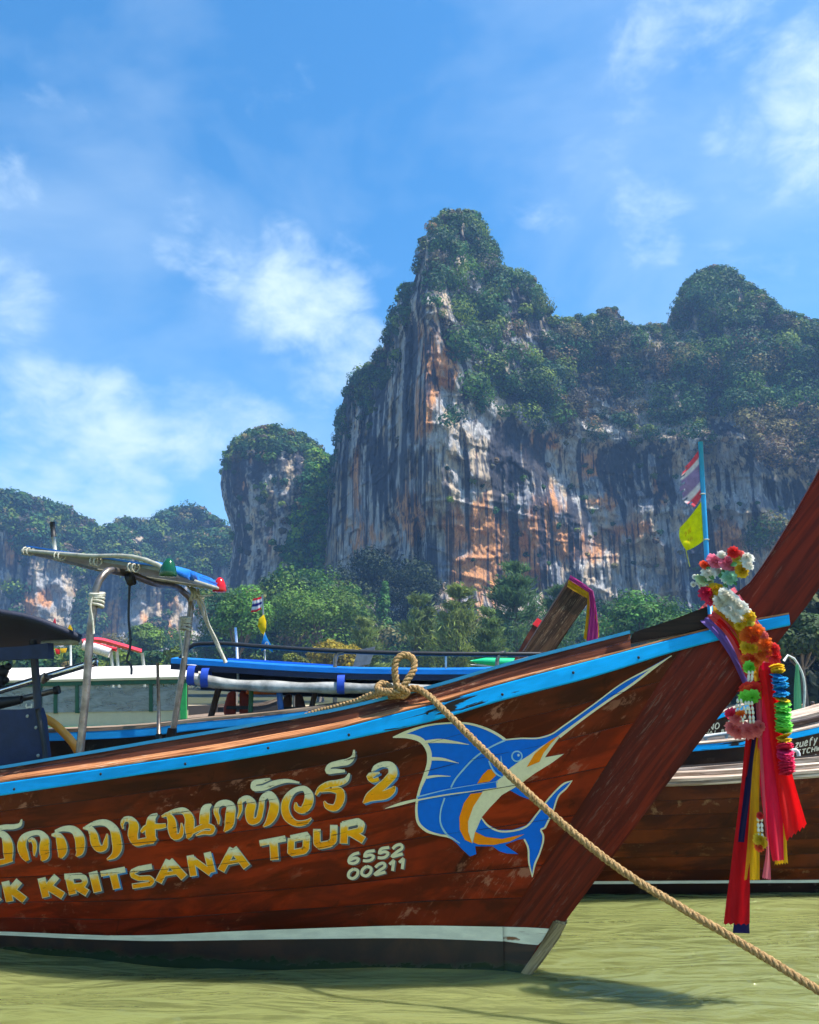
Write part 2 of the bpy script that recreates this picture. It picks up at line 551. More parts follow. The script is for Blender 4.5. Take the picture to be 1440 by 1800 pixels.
GREENS = [(.035, .110, .018), (.060, .150, .018), (.020, .085, .034), (.140, .210, .020), (.034, .115, .042)]
DRY = [(.16, .145, .055), (.21, .14, .07), (.15, .12, .095), (.12, .105, .085), (.22, .18, .06)]
def pick(rng, dry=.2):
    L = DRY if rng.uniform() < dry else GREENS
    return np.array(L[rng.integers(len(L))]) * rng.uniform(.6, 1.5)

def rock_colour(X, Y, Z, px, py, orange_spots, dark_bias=0.0, tan_bias=0.0):
    P = np.stack([X, Y, Z], -1)
    st = fbm(P * np.array([.42, .42, .016]), 4, 21, .6)                # long vertical drip stains
    st2 = fbm(P * np.array([1.15, 1.15, .045]), 3, 31, .6)
    blot = fbm(P * np.array([.10, .10, .055]), 4, 41)
    pat = fbm(P * np.array([.25, .25, .16]), 4, 51)
    grey = np.array([.46, .44, .43]); dark = np.array([.020, .026, .046]); tan = np.array([.60, .46, .31]); org = np.array([.70, .30, .10]); pale = np.array([.70, .67, .62]); blue = np.array([.17, .19, .24])
    c = np.repeat(grey[None], X.size, 0).reshape(X.shape + (3,))
    def mixin(c, k, m): return c * (1 - m[..., None]) + k * m[..., None]
    c = mixin(c, blue, sstep(blot, .44, .60) * .85)
    c = mixin(c, tan, sstep(pat + tan_bias, .50, .60) * .9)
    c = mixin(c, pale, sstep(st2, .53, .64) * .85)
    o = np.zeros(X.shape)
    for ox, oy, rx, ry, w in orange_spots:
        o = np.maximum(o, w * 1.15 * np.exp(-(((px - ox) / rx / 1.25) ** 2 + ((py - oy) / ry / 1.25) ** 2)))
    o = sstep(o + (pat - .5) * 1.3 + (st2 - .5) * .5, .30, .65)
    c = mixin(c, org, o * .9)
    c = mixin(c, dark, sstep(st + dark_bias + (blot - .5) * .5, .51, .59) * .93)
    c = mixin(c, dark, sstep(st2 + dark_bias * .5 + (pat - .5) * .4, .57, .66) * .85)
    return c

def build_massif():
    tx = [575, 596, 602, 615, 640, 660, 675, 690, 700, 712, 728, 735, 742, 750, 768, 795, 820, 842, 850, 862, 874, 880, 900, 925, 945, 958, 970, 985, 1010, 1040, 1060, 1080, 1098, 1110, 1130, 1160, 1178, 1190, 1200, 1225, 1258, 1290, 1330, 1380, 1440, 1520, 1700, 1900]
    ty = [860, 745, 705, 672, 648, 638, 608, 563, 528, 508, 495, 470, 438, 408, 386, 374, 375, 384, 408, 422, 445, 470, 478, 485, 505, 530, 556, 566, 560, 560, 545, 545, 560, 580, 572, 572, 582, 535, 508, 482, 467, 482, 512, 552, 568, 592, 650, 700]
    x = np.concatenate([np.linspace(575, 1460, 640), np.linspace(1460, 1900, 80)[1:]])
    ytop = np.interp(x, tx, ty)
    k = np.ones(5) / 5; ytop[2:-2] = np.convolve(ytop, k, 'valid')
    yv = np.interp(x, [575, 640, 700, 728, 760, 790, 820, 850, 900, 950, 1100, 1200, 1300, 1440, 1900], [700, 660, 560, 540, 545, 610, 680, 715, 725, 745, 765, 772, 790, 830, 850])
    D0 = np.interp(x, [575, 600, 650, 700, 735, 750, 790, 900, 1000, 1100, 1250, 1440, 1900], [300, 282, 258, 238, 222, 215, 217, 228, 238, 244, 238, 222, 196])
    ks = np.interp(x, [575, 730, 800, 880, 980, 1180, 1440, 1900], [.25, .30, .42, .6, .75, .8, .8, .8])
    nr = 400
    f = np.linspace(0, 1, nr)[:, None]
    yb = 1245.0
    PY = yb + (ytop[None] - yb) * f
    PX = x[None] - 30 * (1 - f) ** .8 * np.exp(-np.clip(x[None] - 575, 0, 400) / 26)
    up = np.clip(yv[None] - PY, 0, 600)
    D = D0[None] + ks[None] * up * D0[None] / F * 1.0
    # rounded shoulder at the lip, slight overhang below it
    D = D + 3.0 * np.exp(-((PY - yv[None] - 60) / 60) ** 2) - 2.5 * np.exp(-((PY - yv[None] + 5) / 25) ** 2)
    D = D - 5 * sstep(PY, 1010, 1180)
    # the slot beside the arete and the small cave mouth
    D = D + 16 * np.exp(-((PX - 738 - (PY - 950) * .05) / 9) ** 2) * sstep(PY, 880, 960)
    D = D + 9 * np.exp(-((PX - 694) / 17) ** 2 - ((PY - 950) / 42) ** 2)
    P = at_np(PX, PY, D)
    X, Y, Z = P[..., 0], P[..., 1], P[..., 2]
    L = X * .8 - Y * .35
    q = np.stack([L, Y * .3, Z], -1)
    big = (fbm(q * np.array([.028, .028, .011]), 3, 1) - .5) * 26
    r1 = fbm(q * np.array([.16, .16, .020]), 3, 2); am = .25 + 1.5 * sstep(fbm(q * np.array([.05, .05, .03]), 3, 12), .35, .65); fl1 = -(1 - np.abs(2 * r1 - 1) ** 1.0) * 6.0 * am
    r2 = fbm(q * np.array([.55, .55, .055]), 3, 3); fl2 = -(1 - np.abs(2 * r2 - 1)) * 2.4 * am
    led = fbm(q * np.array([.06, .06, .13]), 3, 14); rough = (fbm(q * np.array([.36, .36, .20]), 5, 4, .58) - .5) * 5.5 - sstep(np.abs(led - .5), .07, 0) * 1.2 + sstep(fbm(q * np.array([.11, .11, .09]), 2, 15), .68, .74) * 3.0
    edge = sstep(PX, 570, 640) * .8 + .2
    D2 = D + (big + fl1) * edge + fl2 + rough
    P = at_np(PX, PY, D2)
    spots = [(850, 940, 55, 45, 1.0), (900, 985, 50, 45, 1.0), (830, 1000, 40, 60, .8), (960, 905, 35, 45, .8), (1000, 960, 60, 30, .8), (1035, 820, 22, 22, .9), (1070, 880, 25, 15, .7),
             (760, 640, 22, 60, .9), (745, 720, 18, 70, .8), (790, 640, 16, 50, .7), (725, 900, 25, 50, .75), (625, 850, 12, 70, .6), (640, 950, 30, 50, .55), (1280, 950, 25, 45, .8), (1160, 870, 14, 30, .7), (1110, 930, 30, 14, .7), (950, 780, 40, 25, .5)]
    P0 = at_np(PX, PY, D)
    db = .085 * sstep(755 - PX, 0, 30) * sstep(900 - PY, -60, 60) + .06 * sstep(700 - PY, -40, 120) + .06 * sstep(PY, 760, 800) * sstep(880 - PY, 0, 80) - .03  # shade of the left face painted in as a darker bias
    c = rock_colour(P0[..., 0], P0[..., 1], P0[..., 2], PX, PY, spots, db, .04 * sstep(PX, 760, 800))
    # the back of the mountain: falls away behind the ridge
    top = P[-1]
    back = [top + np.array([0, dy, -dz]) for dy, dz in ((14, 2), (40, 14), (90, 45), (150, 110))]
    V = np.concatenate([P, np.stack(back)], 0)
    C = np.concatenate([c, np.repeat(c[-1:], 4, 0)], 0)
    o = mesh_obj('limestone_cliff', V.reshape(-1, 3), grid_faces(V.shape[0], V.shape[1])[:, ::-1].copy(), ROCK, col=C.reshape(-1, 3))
    tag(o, kind='structure')
    # shrubs and small trees clinging to the ridge, the slopes and the ledges
    rng = np.random.default_rng(5)
    cl = []
    xi = lambda a: np.interp(a, x, np.arange(len(x)))
    def put(px, py, r, dry, n=None, ls=None, dz=.3):
        i = int(np.clip(round(xi(px)), 0, len(x) - 1))
        j = int(np.clip(round((yb - py) / (yb - ytop[i]) * (nr - 1)), 0, nr - 1))
        p = P[j, i] + np.array([0, -r * .35, r * dz])
        n = n or int(55 + r * r * 13)
        cl.append((p, (r * 1.15, r, r * rng.uniform(.7, 1.0)), n, ls or rng.uniform(.42, .62), pick(rng, dry)))
    for px in np.concatenate([np.arange(580, 1450, 7.0), np.arange(730, 980, 9.0), np.arange(1180, 1450, 8)]):       # skyline
        px += rng.uniform(-3, 3)
        t = float(np.interp(px, x, ytop))
        put(px, t + rng.uniform(-2, 8), rng.uniform(.7, 1.9) if px > 730 else rng.uniform(.7, 1.6), .05, dz=.25)
    m = 0
    while m < 1080:                                                     # vegetated slopes
        px, py = rng.uniform(700, 1460), rng.uniform(370, 850)
        t, v = float(np.interp(px, x, ytop)), float(np.interp(px, x, yv))
        if py < t + 4 or py > v + rng.uniform(-30, 22): continue
        rel = (v - py) / max(60, v - t)
        hole = fbm(np.array([[px * .018, py * .018, 3.0]]), 3, 77)[0]
        if hole > .49 and rel < .85 and rng.uniform() < .62: continue
        if px < 800 and py > 500 and rng.uniform() < .55: continue
        if px < 735 and rng.uniform() < .6: continue
        zone = fbm(np.array([[px * .012, py * .020, 8.0]]), 3, 79)[0]
        dry = float(np.clip((zone - .50) * 6 + (.35 if rel < .4 else .0), .03, .9))
        put(px, py, min(1.2 + (py - t) * .09, rng.uniform(1.0, 3.0) if rng.uniform() < .75 else rng.uniform(3.0, 5.2)), dry); m += 1
    for _ in range(150):                                                # ledge shrubs on the dark left face edge and the wall
        px = rng.uniform(585, 720); t = float(np.interp(px, x, ytop))
        put(px, t + rng.uniform(0, 120) * rng.uniform(0, 1), rng.uniform(.9, 2.4), .05)
    for px, py, r in ((835, 690, 4), (850, 700, 3), (800, 735, 3), (785, 745, 2.4), (700, 775, 1.2), (1180, 740, 4), (930, 735, 4), (975, 735, 3.6), (905, 728, 3), (1345, 940, 5.5), (1330, 960, 4.5), (1360, 930, 4), (1150, 770, 3), (1250, 778, 3.4), (1040, 760, 3)):
        put(px, py, r, .35)
    for _ in range(70):
        put(rng.uniform(780, 1440), rng.uniform(770, 1000), rng.uniform(.5, 1.2), .3)
    v, q, kc = clump_leaves(cl, rng)
    o = mesh_obj('cliff_vegetation', v, q, LEAF, col=kc, smooth=False)
    tag(o, 'shrubs and small trees covering the top and ledges of the tall central cliff', 'vegetation', kind='stuff')
build_massif()

def ring_rock(name, rows, D, depth, spots, n_u=240, n_r=260, seed=0, dark=.03):
    """A free-standing rock: rows of (y, left x, right x); elliptical plan of the given half depth; closed all round."""
    ry = np.array([r[0] for r in rows], float)
    y = np.linspace(ry[0], ry[-1], n_r)
    xl = curve1(y, ry, [r[1] for r in rows]) if ry[0] < ry[-1] else curve1(-y, -ry, [r[1] for r in rows])
    xr = curve1(y, ry, [r[2] for r in rows]) if ry[0] < ry[-1] else curve1(-y, -ry, [r[2] for r in rows])
    a = np.linspace(0, 2 * math.pi, n_u, endpoint=False)
    w = (xr - xl) / 2; w0 = w.max()
    PX = ((xl + xr) / 2)[:, None] - w[:, None] * np.cos(a)[None]
    DY = -np.sin(a)[None] * depth * (np.clip(w, 0, None) / w0)[:, None] ** .8
    P = at_np(PX, y[:, None], D) + np.stack([0 * DY, DY, 0 * DY], -1)
    q = P.copy()
    big = (fbm(q * np.array([.05, .05, .02]), 3, seed + 1) - .5) * 9
    r1 = fbm(q * np.array([.2, .2, .03]), 3, seed + 2); fl = (1 - np.abs(2 * r1 - 1)) * 4.5
    r2 = fbm(q * np.array([.6, .6, .06]), 3, seed + 3); fl2 = (1 - np.abs(2 * r2 - 1)) * 1.8
    out = np.stack([-np.cos(a), -np.sin(a) , 0 * a], -1)[None] * np.ones((n_r, 1, 1))
    disp = (big + fl + fl2 + (fbm(q * .3, 4, seed + 4) - .5) * 3.5)
    k = np.array([.35, 1, 0])
    P = P + out * disp[..., None] * k
    c = rock_colour(P[..., 0], P[..., 1], P[..., 2], PX, np.repeat(y[:, None], n_u, 1), spots, dark)
    f = grid_faces(n_r, n_u, True)
    return mesh_obj(name, P.reshape(-1, 3), f if ry[0] > ry[-1] else f[:, ::-1].copy(), ROCK, col=c.reshape(-1, 3)), P, y

def build_pillar():
    rows = [(776, 482, 496), (780, 464, 516), (791, 438, 546), (805, 420, 554), (819, 408, 570), (842, 400, 588), (870, 401, 600), (900, 408, 604), (930, 416, 606), (965, 420, 606), (1000, 416, 606), (1040, 410, 606), (1090, 408, 606), (1180, 405, 606), (1245, 404, 606)]
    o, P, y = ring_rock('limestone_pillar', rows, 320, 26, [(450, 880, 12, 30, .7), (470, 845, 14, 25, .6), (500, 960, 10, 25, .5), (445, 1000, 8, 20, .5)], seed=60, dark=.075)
    tag(o, kind='structure')
    rng = np.random.default_rng(15)
    cl = []
    n_r, n_u = P.shape[:2]
    def put(px, py, r, dry=.12, dz=.3):
        j = int(np.argmin(abs(y - py)))
        half = np.arange(0, n_u // 2)
        sx = P[j, half]; pxs = 720 + F * sx[:, 0] / (sx[:, 1] * math.cos(PITCH) + (sx[:, 2] - CAMZ) * math.sin(PITCH))
        i = int(np.argmin(abs(pxs - px)))
        p = P[j, i] + np.array([0, -r * .4, r * dz])
        cl.append((p, (r * 1.15, r, r * rng.uniform(.7, 1)), int(60 + r * r * 9), rng.uniform(.6, .85), pick(rng, dry)))
    for _ in range(360):
        px, py = rng.uniform(392, 590), rng.uniform(766, 860)
        low = np.interp(px, [392, 420, 470, 520, 560, 590], [850, 840, 850, 830, 860, 870])
        if py > low: continue
        put(px, py, rng.uniform(1.0, 2.6), .10)
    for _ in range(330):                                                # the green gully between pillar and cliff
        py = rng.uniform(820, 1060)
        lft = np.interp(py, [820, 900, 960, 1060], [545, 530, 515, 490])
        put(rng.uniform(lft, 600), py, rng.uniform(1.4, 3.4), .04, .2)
        cl[-1] = cl[-1][:4] + (np.asarray(cl[-1][4]) * np.array([1.5, 1.7, 1.2]),)  # gully leaves lightened to paint in sunlight
    for _ in range(40):
        put(rng.uniform(410, 540), rng.uniform(860, 1010), rng.uniform(.6, 1.6), .3)
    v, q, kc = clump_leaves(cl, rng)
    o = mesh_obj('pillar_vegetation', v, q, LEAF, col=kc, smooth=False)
    tag(o, 'green bushes capping the squat limestone pillar and filling its gully', 'vegetation', kind='stuff')
build_pillar()

def build_hills():
    tx = [-300, -120, 0, 30, 60, 110, 150, 180, 205, 230, 270, 285, 300, 330, 345, 375, 400, 420, 450, 520]
    ty = [860, 850, 868, 872, 880, 896, 915, 932, 922, 916, 920, 906, 896, 895, 896, 912, 928, 942, 950, 960]
    x = np.linspace(-300, 520, 330)
    ytop = curve1(x, tx, ty)
    yv = np.interp(x, [-300, 0, 60, 110, 140, 200, 300, 400, 520], [920, 925, 935, 990, 1010, 1000, 1030, 990, 1000])
    D0 = np.interp(x, [-300, 0, 150, 300, 520], [380, 400, 430, 450, 470])
    nr = 220
    f = np.linspace(0, 1, nr)[:, None]; yb = 1240.
    PY = yb + (ytop[None] - yb) * f; PX = np.repeat(x[None], nr, 0)
    D = D0[None] + .8 * np.clip(yv[None] - PY, 0, 300) * D0[None] / F
    P0 = at_np(PX, PY, D)
    q = P0.copy(); q[..., 0] = P0[..., 0] * .9 - P0[..., 1] * .2
    r1 = fbm(q * np.array([.07, .07, .012]), 3, 92); r2 = fbm(q * np.array([.28, .28, .04]), 3, 93)
    D2 = D + (fbm(q * np.array([.016, .016, .008]), 3, 91) - .5) * 60 - (1 - np.abs(2 * r1 - 1)) * 13 - (1 - np.abs(2 * r2 - 1)) * 4 + (fbm(q * .16, 4, 94) - .5) * 7
    P = at_np(PX, PY, D2)
    spots = [(25, 970, 15, 25, .9), (45, 1060, 20, 25, .7), (80, 1050, 14, 22, .8), (150, 1080, 14, 50, .95), (195, 1100, 16, 40, .95), (20, 930, 10, 16, .7), (295, 1110, 12, 14, .9), (405, 990, 5, 9, 1.), (300, 1050, 16, 20, .4), (250, 1090, 10, 25, .4)]
    c = rock_colour(P0[..., 0] * .6, P0[..., 1] * .6, P0[..., 2] * .6, PX, PY, spots, -.02, .03)
    top = P[-1]
    V = np.concatenate([P, np.stack([top + np.array([0, 40, -6]), top + np.array([0, 120, -60])])], 0)
    C = np.concatenate([c, c[-1:], c[-1:]], 0)
    o = mesh_obj('distant_cliff', V.reshape(-1, 3), grid_faces(V.shape[0], V.shape[1])[:, ::-1].copy(), ROCK, col=C.reshape(-1, 3))
    tag(o, kind='structure')
    rng = np.random.default_rng(25); cl = []
    def put(px, py, r, dry=.15):
        i = int(np.argmin(abs(x - px))); j = int(np.clip((yb - py) / (yb - ytop[i]) * (nr - 1), 0, nr - 1))
        p = P[j, i] + np.array([0, -r * .3, r * .3])
        cl.append((p, (r * 1.2, r, r * .85), int(40 + r * r * 3.2), rng.uniform(.9, 1.3), pick(rng, dry)))
    for px in np.arange(-40, 470, 4.5): put(px + rng.uniform(-2, 2), float(np.interp(px, x, ytop)) + rng.uniform(0, 4), rng.uniform(1.4, 3.2))
    m = 0
    for _ in range(1500):
        px, py = rng.uniform(-40, 460), rng.uniform(865, 1110)
        t, v = float(np.interp(px, x, ytop)), float(np.interp(px, x, yv))
        if py < t: continue
        if py > v + 5 and not (fbm(np.array([[px * .035, py * .008, 9.0]]), 2, 7)[0] > .64): continue
        put(px, py, rng.uniform(2.4, 5.5), .14)
    v, q, kc = clump_leaves(cl, rng)
    o = mesh_obj('hill_vegetation', v, q, LEAF, col=kc, smooth=False)
    tag(o, 'forest covering the low distant hills behind the boats on the left', 'vegetation', kind='stuff')
build_hills()

# ------------------------------------------------------------------ the wood at the foot of the cliffs
BARK = plain('grey_bark', (.13, .10, .075), .9, var=.4, scale=3, bump=.4)
def build_forest():
    rng = np.random.default_rng(35); cl = []
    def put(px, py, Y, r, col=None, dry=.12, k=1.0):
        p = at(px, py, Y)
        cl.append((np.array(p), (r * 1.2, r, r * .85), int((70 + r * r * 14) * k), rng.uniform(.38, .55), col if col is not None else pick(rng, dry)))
    def line(x0, x1, ylo, yhi, Y, n, r, dry=.12, col=None):
        for _ in range(n):
            px = rng.uniform(x0, x1)
            a, b = (np.interp(px, *yhi) if isinstance(yhi, tuple) else yhi), (np.interp(px, *ylo) if isinstance(ylo, tuple) else ylo)
            py = a + (b - a) * rng.uniform(0, 1)
            put(px, py, Y + rng.uniform(-8, 8), rng.uniform(*r), col, dry)
    shaded_green = np.array((.018, .040, .018))
    line(590, 760, 1190, ([590, 640, 700, 760], [1000, 972, 985, 1000]), 205, 170, (2.0, 4.2), 0.02, shaded_green)       # grove in the angle of the wall, its shade put into the leaf colour
    line(360, 660, 1190, ([360, 420, 520, 600, 660], [1045, 1030, 1010, 1020, 1060]), 175, 210, (1.6, 3.6), .10)
    line(640, 1080, 1190, ([640, 800, 1000, 1080], [1110, 1085, 1080, 1090]), 170, 190, (1.4, 3.0), .18)
    line(1040, 1460, 1210, ([1040, 1120, 1250, 1460], [1060, 1050, 1080, 1040]), 160, 230, (1.5, 3.2), .10)
    line(-60, 400, 1200, ([-60, 100, 250, 400], [1150, 1140, 1115, 1110]), 240, 190, (2.0, 4.0), .25)
    line(-60, 330, 1190, 1148, 118, 120, (.9, 1.7), .05)
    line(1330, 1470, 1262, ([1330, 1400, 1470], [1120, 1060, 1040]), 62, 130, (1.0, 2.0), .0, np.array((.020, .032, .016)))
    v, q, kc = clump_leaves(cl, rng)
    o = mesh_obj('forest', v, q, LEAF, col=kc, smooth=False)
    tag(o, 'dense green undergrowth along the foot of the cliffs behind the boats', 'forest', kind='stuff')
build_forest()

def tree(label, px, top, bot, wpx, Y, col, style='round', seed=0, group='trees along the foot of the cliffs', leafsize=.32, dens=1.0):
    rng = np.random.default_rng(100 + seed)
    base = np.array(at(px, bot, Y)); base[2] = float(land_z(base[0], base[1])); crown_top = np.array(at(px, top, Y))
    H = crown_top[2] - base[2]; R = wpx / 2 * Y / F
    names = {'round': 'broadleaf_tree', 'casuarina': 'casuarina_tree', 'column': 'slender_tree', 'palm': 'broadleaf_tree'}
    t = thing(names[style], label, 'tree', base, group)
    lean = rng.uniform(-.06, .06) * H
    spine = catmull([base, base + [lean * .3, 0, H * .35], base + [lean, 0, H * (.92 if style != 'round' else .7)]], 8)
    mb = MB().tube(spine, np.linspace(.028 * H, .006 * H, 8) + .05, 7)
    cl = []
    if style == 'round':
        k = 26
        for i in range(k):
            d = rng.normal(size=3); d[2] = abs(d[2]) * .9 - .15; d /= np.linalg.norm(d)
            c = base + [lean, 0, H * .62] + d * np.array([R * .72, R * .72, H * .30]) * rng.uniform(.55, 1.0)
            r = R * rng.uniform(.26, .40)
            cl.append((c, (r * 1.2, r * 1.1, r * .75), int(dens * 260), leafsize * rng.uniform(.85, 1.1), np.array(col) * np.array([2.2, 2.8, 1.6]) * rng.uniform(.4, 1.25)))
            if i % 3 == 0: mb.tube(catmull([spine[4], (spine[4] + c) / 2 + [0, 0, -.05 * H], c], 5), np.linspace(.012 * H, .003 * H, 5) + .02, 5)
        v, q, kc = clump_leaves(cl, rng, .85, .5)
    elif style == 'column':
        for i in range(18):
            f = i / 17.0; c = base + [lean * f, 0, H * (.25 + .72 * f)] + rng.normal(size=3) * R * .3 * (1.1 - f)
            r = R * (1.0 - .72 * f) * rng.uniform(.7, 1.0)
            cl.append((c, (r, r, r * .9), int(dens * 130), leafsize, np.array(col) * np.array([2.0, 3.0, 1.7]) * rng.uniform(.8, 1.25)))
        v, q, kc = clump_leaves(cl, rng, .9, .3)
    else:
        Cs, Ns, Ss, Ks, Av = [], [], [], [], []
        for i in range(46):                                             # upswept feathery branches
            f = rng.uniform(.14, 1) ** .8; a = rng.uniform(0, 2 * math.pi)
            s0 = spine[min(7, int(f * 7.99))]
            reach = R * (1.12 - .88 * f) * rng.uniform(.65, 1.1)
            tip = s0 + [math.cos(a) * reach, math.sin(a) * reach, reach * rng.uniform(.35, .8)]
            mid = (s0 + tip) / 2 + [0, 0, -.12 * reach]
            b = catmull([s0, mid, tip], 14)
            mb.tube(b[::3], np.linspace(.007 * H, .002 * H, len(b[::3])) + .01, 4)
            n = int(dens * 150)
            w = rng.uniform(.25, 1, n); idx = (w * 13).astype(int)
            spread = reach * .17 + .12
            Cs.append(b[idx] + rng.normal(size=(n, 3)) * spread * np.array([1, 1, .6]))
            dirv = (tip - mid); dirv = dirv / np.linalg.norm(dirv)
            Av.append(dirv + rng.normal(size=(n, 3)) * .45)
            Ss.append(leafsize * rng.uniform(.7, 1.4, n))
            Ks.append(np.repeat(np.array(col)[None] * np.array([2.4, 2.9, 1.9]) * rng.uniform(.6, 1.3) * rng.uniform(.8, 1.2, (n, 1)), 4, 0))
        C, A, S = np.concatenate(Cs), np.concatenate(Av), np.concatenate(Ss)[:, None]
        A /= np.linalg.norm(A, axis=1)[:, None]
        B = np.cross(A, rng.normal(size=A.shape)); B /= np.linalg.norm(B, axis=1)[:, None]
        v = np.stack([C + A * S * 1.7, C + B * S * .30, C - A * S * 1.7, C - B * S * .30], 1).reshape(-1, 3)
        q = np.arange(len(v)).reshape(-1, 4); kc = np.concatenate(Ks)
    mb.build('trunk', BARK, t)
    mesh_obj('crown', v, q, LEAF, t, col=kc, smooth=False)
    return t

tree('bright green spreading tree at the far left foot of the squat pillar', 415, 1022, 1165, 130, 128, (.055, .105, .022), seed=1)
tree('large domed olive green tree below the gully between pillar and tall cliff', 565, 1008, 1165, 190, 140, (.062, .095, .024), seed=2, dens=1.3)
tree('small yellow flowering tree above the blue roof', 590, 1112, 1190, 110, 100, (.165, .098, .010), seed=3, leafsize=.25)
tree('low yellow green bushy tree left of the yellow flowering one', 520, 1142, 1195, 70, 92, (.085, .075, .016), seed=13, leafsize=.22)
tree('narrow bright green creeper covered tree in the dark grove', 668, 1020, 1175, 48, 165, (.045, .080, .030), 'column', seed=4, leafsize=.38)
tree('olive casuarina tree just right of the yellow flowering tree', 640, 1085, 1185, 95, 104, (.095, .105, .045), 'casuarina', seed=5, leafsize=.24)
tree('grey green casuarina tree at the foot of the shaded grove', 725, 1045, 1185, 120, 112, (.080, .095, .045), 'casuarina', seed=6, leafsize=.26)
tree('yellowish casuarina tree in front of the orange rock patch', 806, 1030, 1185, 130, 108, (.110, .115, .040), 'casuarina', seed=7, leafsize=.26)
tree('tall blue green casuarina tree left of the sash wrapped prow post', 905, 985, 1190, 150, 118, (.050, .078, .042), 'casuarina', seed=8, leafsize=.28, dens=1.2)
tree('dark casuarina tree just behind the sash wrapped prow post', 985, 1030, 1190, 120, 122, (.042, .070, .036), 'casuarina', seed=9, leafsize=.28)
tree('short casuarina tree between the yellowish and the tall blue green one', 855, 1065, 1188, 85, 96, (.075, .095, .040), 'casuarina', seed=19, leafsize=.22)
tree('round leafy tree right of the pink sash at the cliff foot', 1128, 1028, 1185, 140, 120, (.045, .095, .026), seed=10)
tree('low green tree beside the flag staff at the cliff foot', 1195, 1075, 1185, 110, 105, (.040, .085, .030), seed=11)
tree('slim green tree standing before the distant orange streaked cliff', 258, 1082, 1180, 70, 190, (.085, .115, .030), seed=12, leafsize=.42)
tree('dark shady tree on the beach behind the sunbathers at the right edge', 1420, 1070, 1268, 150, 52, (.026, .040, .020), seed=14, leafsize=.20, dens=1.2)

# ------------------------------------------------------------------ the air
def build_haze():
    x0, x1, y0, y1, z0, z1 = -700, 700, -60, 760, -2.6, 172
    v = [(x, y, z) for x in (x0, x1) for y in (y0, y1) for z in (z0, z1)]
    m = bpy.data.materials.new('sea_haze'); m.use_nodes = True
    t = m.node_tree; t.nodes.clear()
    o = t.nodes.new('ShaderNodeOutputMaterial'); p = t.nodes.new('ShaderNodeVolumePrincipled')
    p.inputs['Color'].default_value = (.30, .56, 1.0, 1); p.inputs['Density'].default_value = .00048
    p.inputs['Anisotropy'].default_value = .1
    t.links.new(p.outputs[0], o.inputs['Volume'])
    h = mesh_obj('haze', v, [[0, 1, 3, 2], [4, 6, 7, 5], [0, 4, 5, 1], [2, 3, 7, 6], [0, 2, 6, 4], [1, 5, 7, 3]], m, smooth=False)
    h['kind'] = 'stuff'
build_haze()
# ================================================================== LONGTAIL BOATS
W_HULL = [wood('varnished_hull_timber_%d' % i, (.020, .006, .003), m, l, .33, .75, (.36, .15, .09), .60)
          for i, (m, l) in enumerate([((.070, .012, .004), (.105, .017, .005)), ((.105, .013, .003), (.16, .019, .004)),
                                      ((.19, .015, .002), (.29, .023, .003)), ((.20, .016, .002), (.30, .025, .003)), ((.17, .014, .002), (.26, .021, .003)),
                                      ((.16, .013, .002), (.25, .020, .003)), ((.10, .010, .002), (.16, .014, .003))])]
W_STEM = wood('varnished_stem_timber', (.022, .006, .003), (.145, .0125, .003), (.185, .016, .0035), .36, .15, stain=.45, sc=.7)
W_PROW = W_STEM
W_CAP = wood('sunbleached_gunwale_timber', (.09, .028, .010), (.33, .115, .042), (.50, .22, .095), .7, .8, (.70, .52, .40), .65, 1.4)
W_WASH = wood('worn_washboard_timber', (.020, .008, .004), (.090, .026, .012), (.150, .045, .022), .5, .7, (.50, .30, .18), .6, 1.2)
W_BOTTOM = wood('dark_bottom_timber', (.006, .004, .003), (.030, .013, .008), (.042, .018, .011), .5, .2, stain=.4)
W_DARK = wood('dark_oiled_timber', (.010, .006, .005), (.035, .020, .014), (.050, .028, .018), .45, .1)
W_DECK = wood('grey_deck_timber', (.06, .04, .03), (.22, .15, .10), (.30, .22, .16), .75, .3)
def peeling(name, c, under, amount=.60, rough=.38):
    """Gloss paint worn away along the grain to dark wood."""
    n = NT(name)
    g = n.noise(1.0, 7, .65, n.vec('UV', (2.2, 26, 1)), .5)
    z = n.noise(1.0, 3, .5, n.vec('UV', (.75, 3, 1), loc=(2, 3, 0)))
    thr = n.math('ADD', g, n.math('MULTIPLY', n.math('SUBTRACT', z, .5), 1.1))
    v = n.noise(1.0, 4, .6, n.vec('UV', (5, 20, 1)))
    base = n.mix(n.rng(v, .35, .7), tuple(x * .86 for x in c), tuple(min(1, x * 1.08) for x in c))
    n.set(Base_Color=n.mix(n.rng(thr, amount, amount + .05), base, under), Roughness=rough)
    n.set(Specular_IOR_Level=.14)
    n.bump(n.rng(thr, amount, amount + .05), -.3, .004)
    return n.m
BLUE = (.002, .40, .92)
P_RAIL = peeling('sky_blue_rail_paint', BLUE, (.025, .018, .014), .655)
P_TRIM = peeling('pale_blue_trim_paint', (.05, .38, .70), (.30, .24, .18), .72)
P_WHITE = peeling('old_white_band_paint', (.80, .75, .56), (.26, .11, .05), .71, .5)
SEAM = plain('black_seam_caulk', (.010, .006, .004), .8)

